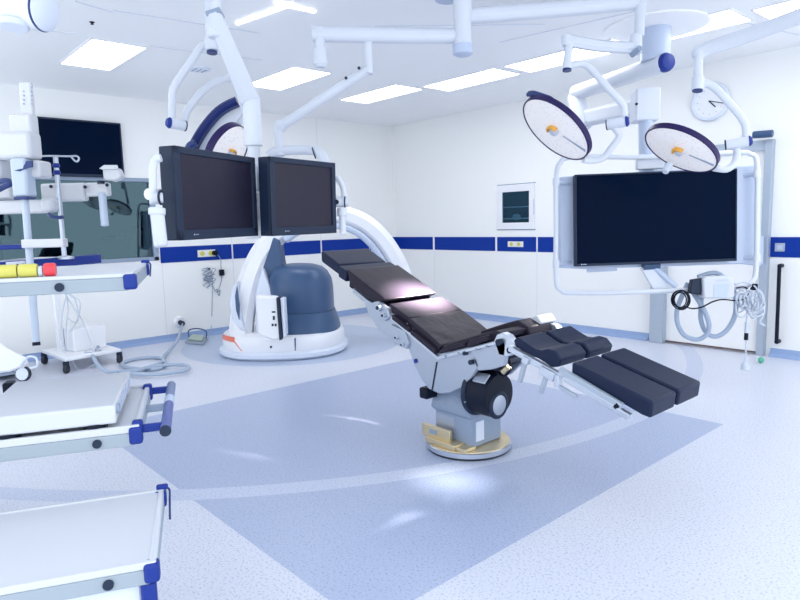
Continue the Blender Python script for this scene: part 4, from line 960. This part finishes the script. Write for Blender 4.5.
# overhead arm end in the top left corner
dO = 2.6
O = thing('overhead_arm', dp(20, 15, dO), 'rounded end of a white overhead arm in the top left corner', 'overhead arm')
a0, a1 = dp(-60, -4, dO+.05), dp(44, 10, dO)
dd = (a1-a0).normalized()
obj('arm_shell', MB().lathe(a0, dd, [(0, .105), (.2, .10), ((a1-a0).length-.06, .085), ((a1-a0).length-.01, .080)], 32), WHITE, O)
obj('end_cap', MB().lathe(a1-dd*.012, dd, [(0, .083), (.02, .083), (.035, .06), (.04, .02)], 32), WHITEB, O)
obj('end_seam', MB().torus(a1-dd*.004, dd, .081, .006, 48, 8), NAVY, O)
a2 = a0.copy(); a2.z = ZC; obj('ceiling_tube', MB().cyl(a0, a2, .06), WHITE, O)
obj('swivel_flange', MB().cyl(dp(13, 21, dO-.02), dp(13, 28, dO-.02), .058), WHITEB, O, bev=.006)

# ------------------------------------------------------------------ small cart, castor base, hose, foot pedal
cf = [hz(x, y, 0) for x, y in ((43, 364), (66, 374), (122, 363))]
g0, g1, g2 = [V((p.x, p.y, 0)) for p in cf]
g3 = g0+(g2-g1)
Kt = thing('device_cart', (g0+g2)/2, 'low white cart with boxy device and wires, under the tallest trolley', 'cart')
zp = .12
obj('platform', MB().prism([p+V((0, 0, zp)) for p in (g0, g1, g2, g3)], (0, 0, .035)), WHITE, Kt, bev=.008)
for p in (g0, g1, g2, g3):
    q = lerp(p, (g0+g2)/2, .05); q.z = .045
    cst = obj('caster', MB().cyl(q-RX*.018, q+RX*.018, .044), RUBBER, Kt, bev=.006)
    obj('caster_fork', MB().box(q+V((0, 0, .045)), (.05, .03, .06), (RX, RY, ZV)), BEZEL, cst)
e1 = (g2-g1).normalized(); e2 = V((-e1.y, e1.x, 0)); AX = (e1, e2, ZV)
mid = (g0+g2)/2
dcart = (mid-CAM).dot(FW)
obj('device_body', MB().box(mid+e1*.05+V((0, 0, zp+.035+.12)), (.34, .24, .24), AX), WHITE, Kt, bev=.012)
obj('device_handle', MB().box(mid+e1*.225+V((0, 0, zp+.20)), (.012, .05, .08), AX), SLATE, Kt)
for x, y in ((98, 347), (100, 351), (95, 351)): obj('device_port', MB().cyl(dp(x, y, dcart-.16), dp(x, y, dcart-.05), .018), GREYB, Kt)
pb = dp(62, 360, dcart-.06); pt = dp(58, 286, dcart-.06); pt.x, pt.y = pb.x, pb.y; pb.z = zp+.03
obj('post', MB().box((pb+pt)/2, (.06, .05, pt.z-pb.z), AX), WHITE, Kt, bev=.006)
obj('cross_bar', MB().tube([dp(42, 294, dcart-.1), dp(66, 291, dcart-.06), dp(101, 288, dcart-.02)], .014, 8, 2), ALU, Kt)
obj('bar_end', MB().ball(dp(101, 288, dcart-.02), .02, 8), BLACK, Kt)
obj('bar_clamp', MB().box(dp(66, 290, dcart-.10), (.06, .05, .05), AX), GREYB, Kt, bev=.004)
obj('bar_clamp', MB().box(dp(54.5, 292.5, dcart-.10), (.05, .05, .04), AX), BEZEL, Kt, bev=.004)
f = MB()
for i, q in enumerate(([(64, 293), (72, 305), (82, 320), (92, 345), (95, 352)], [(66, 292), (68, 310), (66, 330), (67, 350)], [(67, 293), (75, 300), (78, 318), (70, 332)], [(66, 296), (62, 315), (61, 335), (66, 352)], [(70, 294), (80, 303), (76, 322), (68, 318)], [(72, 360), (77, 368), (87, 369), (96, 362), (94, 356), (85, 353)])):
    f.tube([dp(x, y, dcart-.2-.01*i) for x, y in q], .007, 6, 4)
obj('wires', f, CLEAR, Kt)
# castor base at the left edge
Bq = thing('wheeled_device', hz(0, 380, 0), 'white wheeled device base cut by the left picture edge', 'device')
bq0 = hz(24, 381, 0); db = (bq0-CAM).dot(FW)
obj('base_shell', MB().loft([[dp(x, y, db+o) for x, y in ((-60, 352), (0, 343), (14, 352), (26, 357), (29, 364), (10, 372), (-60, 379))] for o in (-.06, .28)]), WHITE, Bq, bev=.02)
q = V((bq0.x, bq0.y, .07)); obj('castor_wheel', MB().cyl(q-FW*.02, q+FW*.02, .072), RUBBER, Bq, bev=.008)
obj('castor_hub', MB().cyl(q-FW*.026, q+FW*.02, .060), WHITEB, Bq, bev=.004)
obj('castor_fork', MB().box(q+V((0, 0, .075))+FW*.01, (.05, .05, .09), (RX, RY, ZV)), WHITE, Bq, bev=.01)
obj('hose_stub', MB().tube([dp(20, 365, db-.08), dp(28, 357, db-.08), (dp(36, 358, db-.08)), dp(37, 366, db-.08), dp(30, 368, db-.08)], .010, 8), WHITEB, Bq)
obj('under_tray', MB().loft([[dp(x, y, db+o) for x, y in ((-60, 379), (14, 370), (16, 374), (-60, 386))] for o in (0, .3)]), GREYB, Bq)
# grey hose
t = thing('hose', hz(150, 365, 0), 'thick pale grey hose coiled on the floor and plugged into the left wall', 'hose')
sock = hx(179, 322, XL)
r_ = .0185
P = [sock+V((.10, 0, 0)), hx(181, 329, XL+.17), hz(178, 339, .14), hz(170, 350, .05)]
P += [hz(x, y, r_) for x, y in ((163, 358), (166, 364), (158, 369), (140, 369), (126, 367), (122, 363.5), (133, 359.5), (150, 357.5), (162, 358.5), (163, 362), (152, 366))]
P2 = [hz(x, y, r_*2.6) for x, y in ((150, 368), (136, 371), (128, 374))]
P += [hz(x, y, r_*2.2) for x, y in ((140, 370), (128, 372.5), (138, 374), (160, 374), (180, 371.5), (189, 368), (184, 365), (168, 365), (152, 367), (130, 371))]
P += [hz(118, 372, r_*1.2), hz(108, 372, .05), hz(98, 365, .10), dp(92, 355, dcart-.25), dp(85, 353, dcart-.22)]
obj('hose_tube', MB().tube(P, r_, 12, 6), HOSE, t)
obj('wall_plug', MB().cyl(sock+V((.003, 0, 0)), sock+V((.12, 0, -.01)), .032), BEZEL, t, bev=.01)
obj('plug_flange', MB().lathe(sock, (1, 0, 0), [(0, .075), (.02, .075), (.04, .055)], 24), WHITE, t)
# foot pedal
t = thing('foot_pedal', hz(195, 344, 0), 'small grey foot pedal with wire guard on the floor by the left wall', 'foot pedal')
pq = [hz(x, y, 0) for x, y in ((185, 344), (204, 345.5), (207, 339.5), (192, 337.5))]
obj('pedal_base', MB().prism(pq, (0, 0, .035)), DALU, t, bev=.008)
cq = sum(pq, V((0, 0, 0)))/4
obj('pedal_plate', MB().prism([lerp(p, cq, .25)+V((0, 0, .037)) for p in pq], (0, 0, .025)), mat('grey_green_pedal', (.42, .52, .45), .5), t, bev=.006)
g_ = [lerp(pq[0], pq[3], .6), lerp(pq[1], pq[2], .8)]
obj('pedal_guard', MB().tube([g_[0]+V((0, 0, .03)), g_[0]+V((0, 0, .12)), lerp(g_[0], g_[1], .5)+V((0, 0, .15)), g_[1]+V((0, 0, .12)), g_[1]+V((0, 0, .03))], .008, 8), SLATE, t)

# ------------------------------------------------------------------ light
def spot(name, loc, dirv, energy, size, col, blend=.6, rad=.12):
    l = bpy.data.lights.new(name, 'SPOT'); l.energy = energy; l.spot_size = size; l.spot_blend = blend; l.color = col; l.shadow_soft_size = rad
    o = bpy.data.objects.new(name, l); C.objects.link(o); o.location = loc; o.rotation_euler = V(dirv).to_track_quat('-Z', 'Y').to_euler()
    return o
aim = hy(415, 293, TB.y); aim = aim+V((0, .10, 0)); o_ = c1+n1*.15; spot('lamp_beam', o_, aim-o_, 5000, radians(16.5), (1, .84, .76), 1.0)
aim = hz(453, 481, 0); o_ = c2+n2*.15; spot('lamp_beam', o_, aim-o_, 230, radians(10), (1, .97, .95), .7)
aim = hy(550, 320, yf); o_ = c3+n3*.16; spot('lamp_beam', o_, aim-o_, 1500, radians(4.2), (1, .92, .88), .9)

wd = bpy.data.worlds.new('world'); bpy.context.scene.world = wd; wd.use_nodes = True
bg = wd.node_tree.nodes['Background']; bg.inputs[0].default_value = (.87, .93, 1, 1); bg.inputs[1].default_value = 1.5
vs = bpy.context.scene.view_settings
bpy.context.scene.display_settings.display_device = 'sRGB'
vs.view_transform = 'Standard'; vs.look = 'None'; vs.gamma = 1; vs.use_curve_mapping = False
vs.exposure = 0.38
bpy.context.scene.cycles.max_bounces = 8
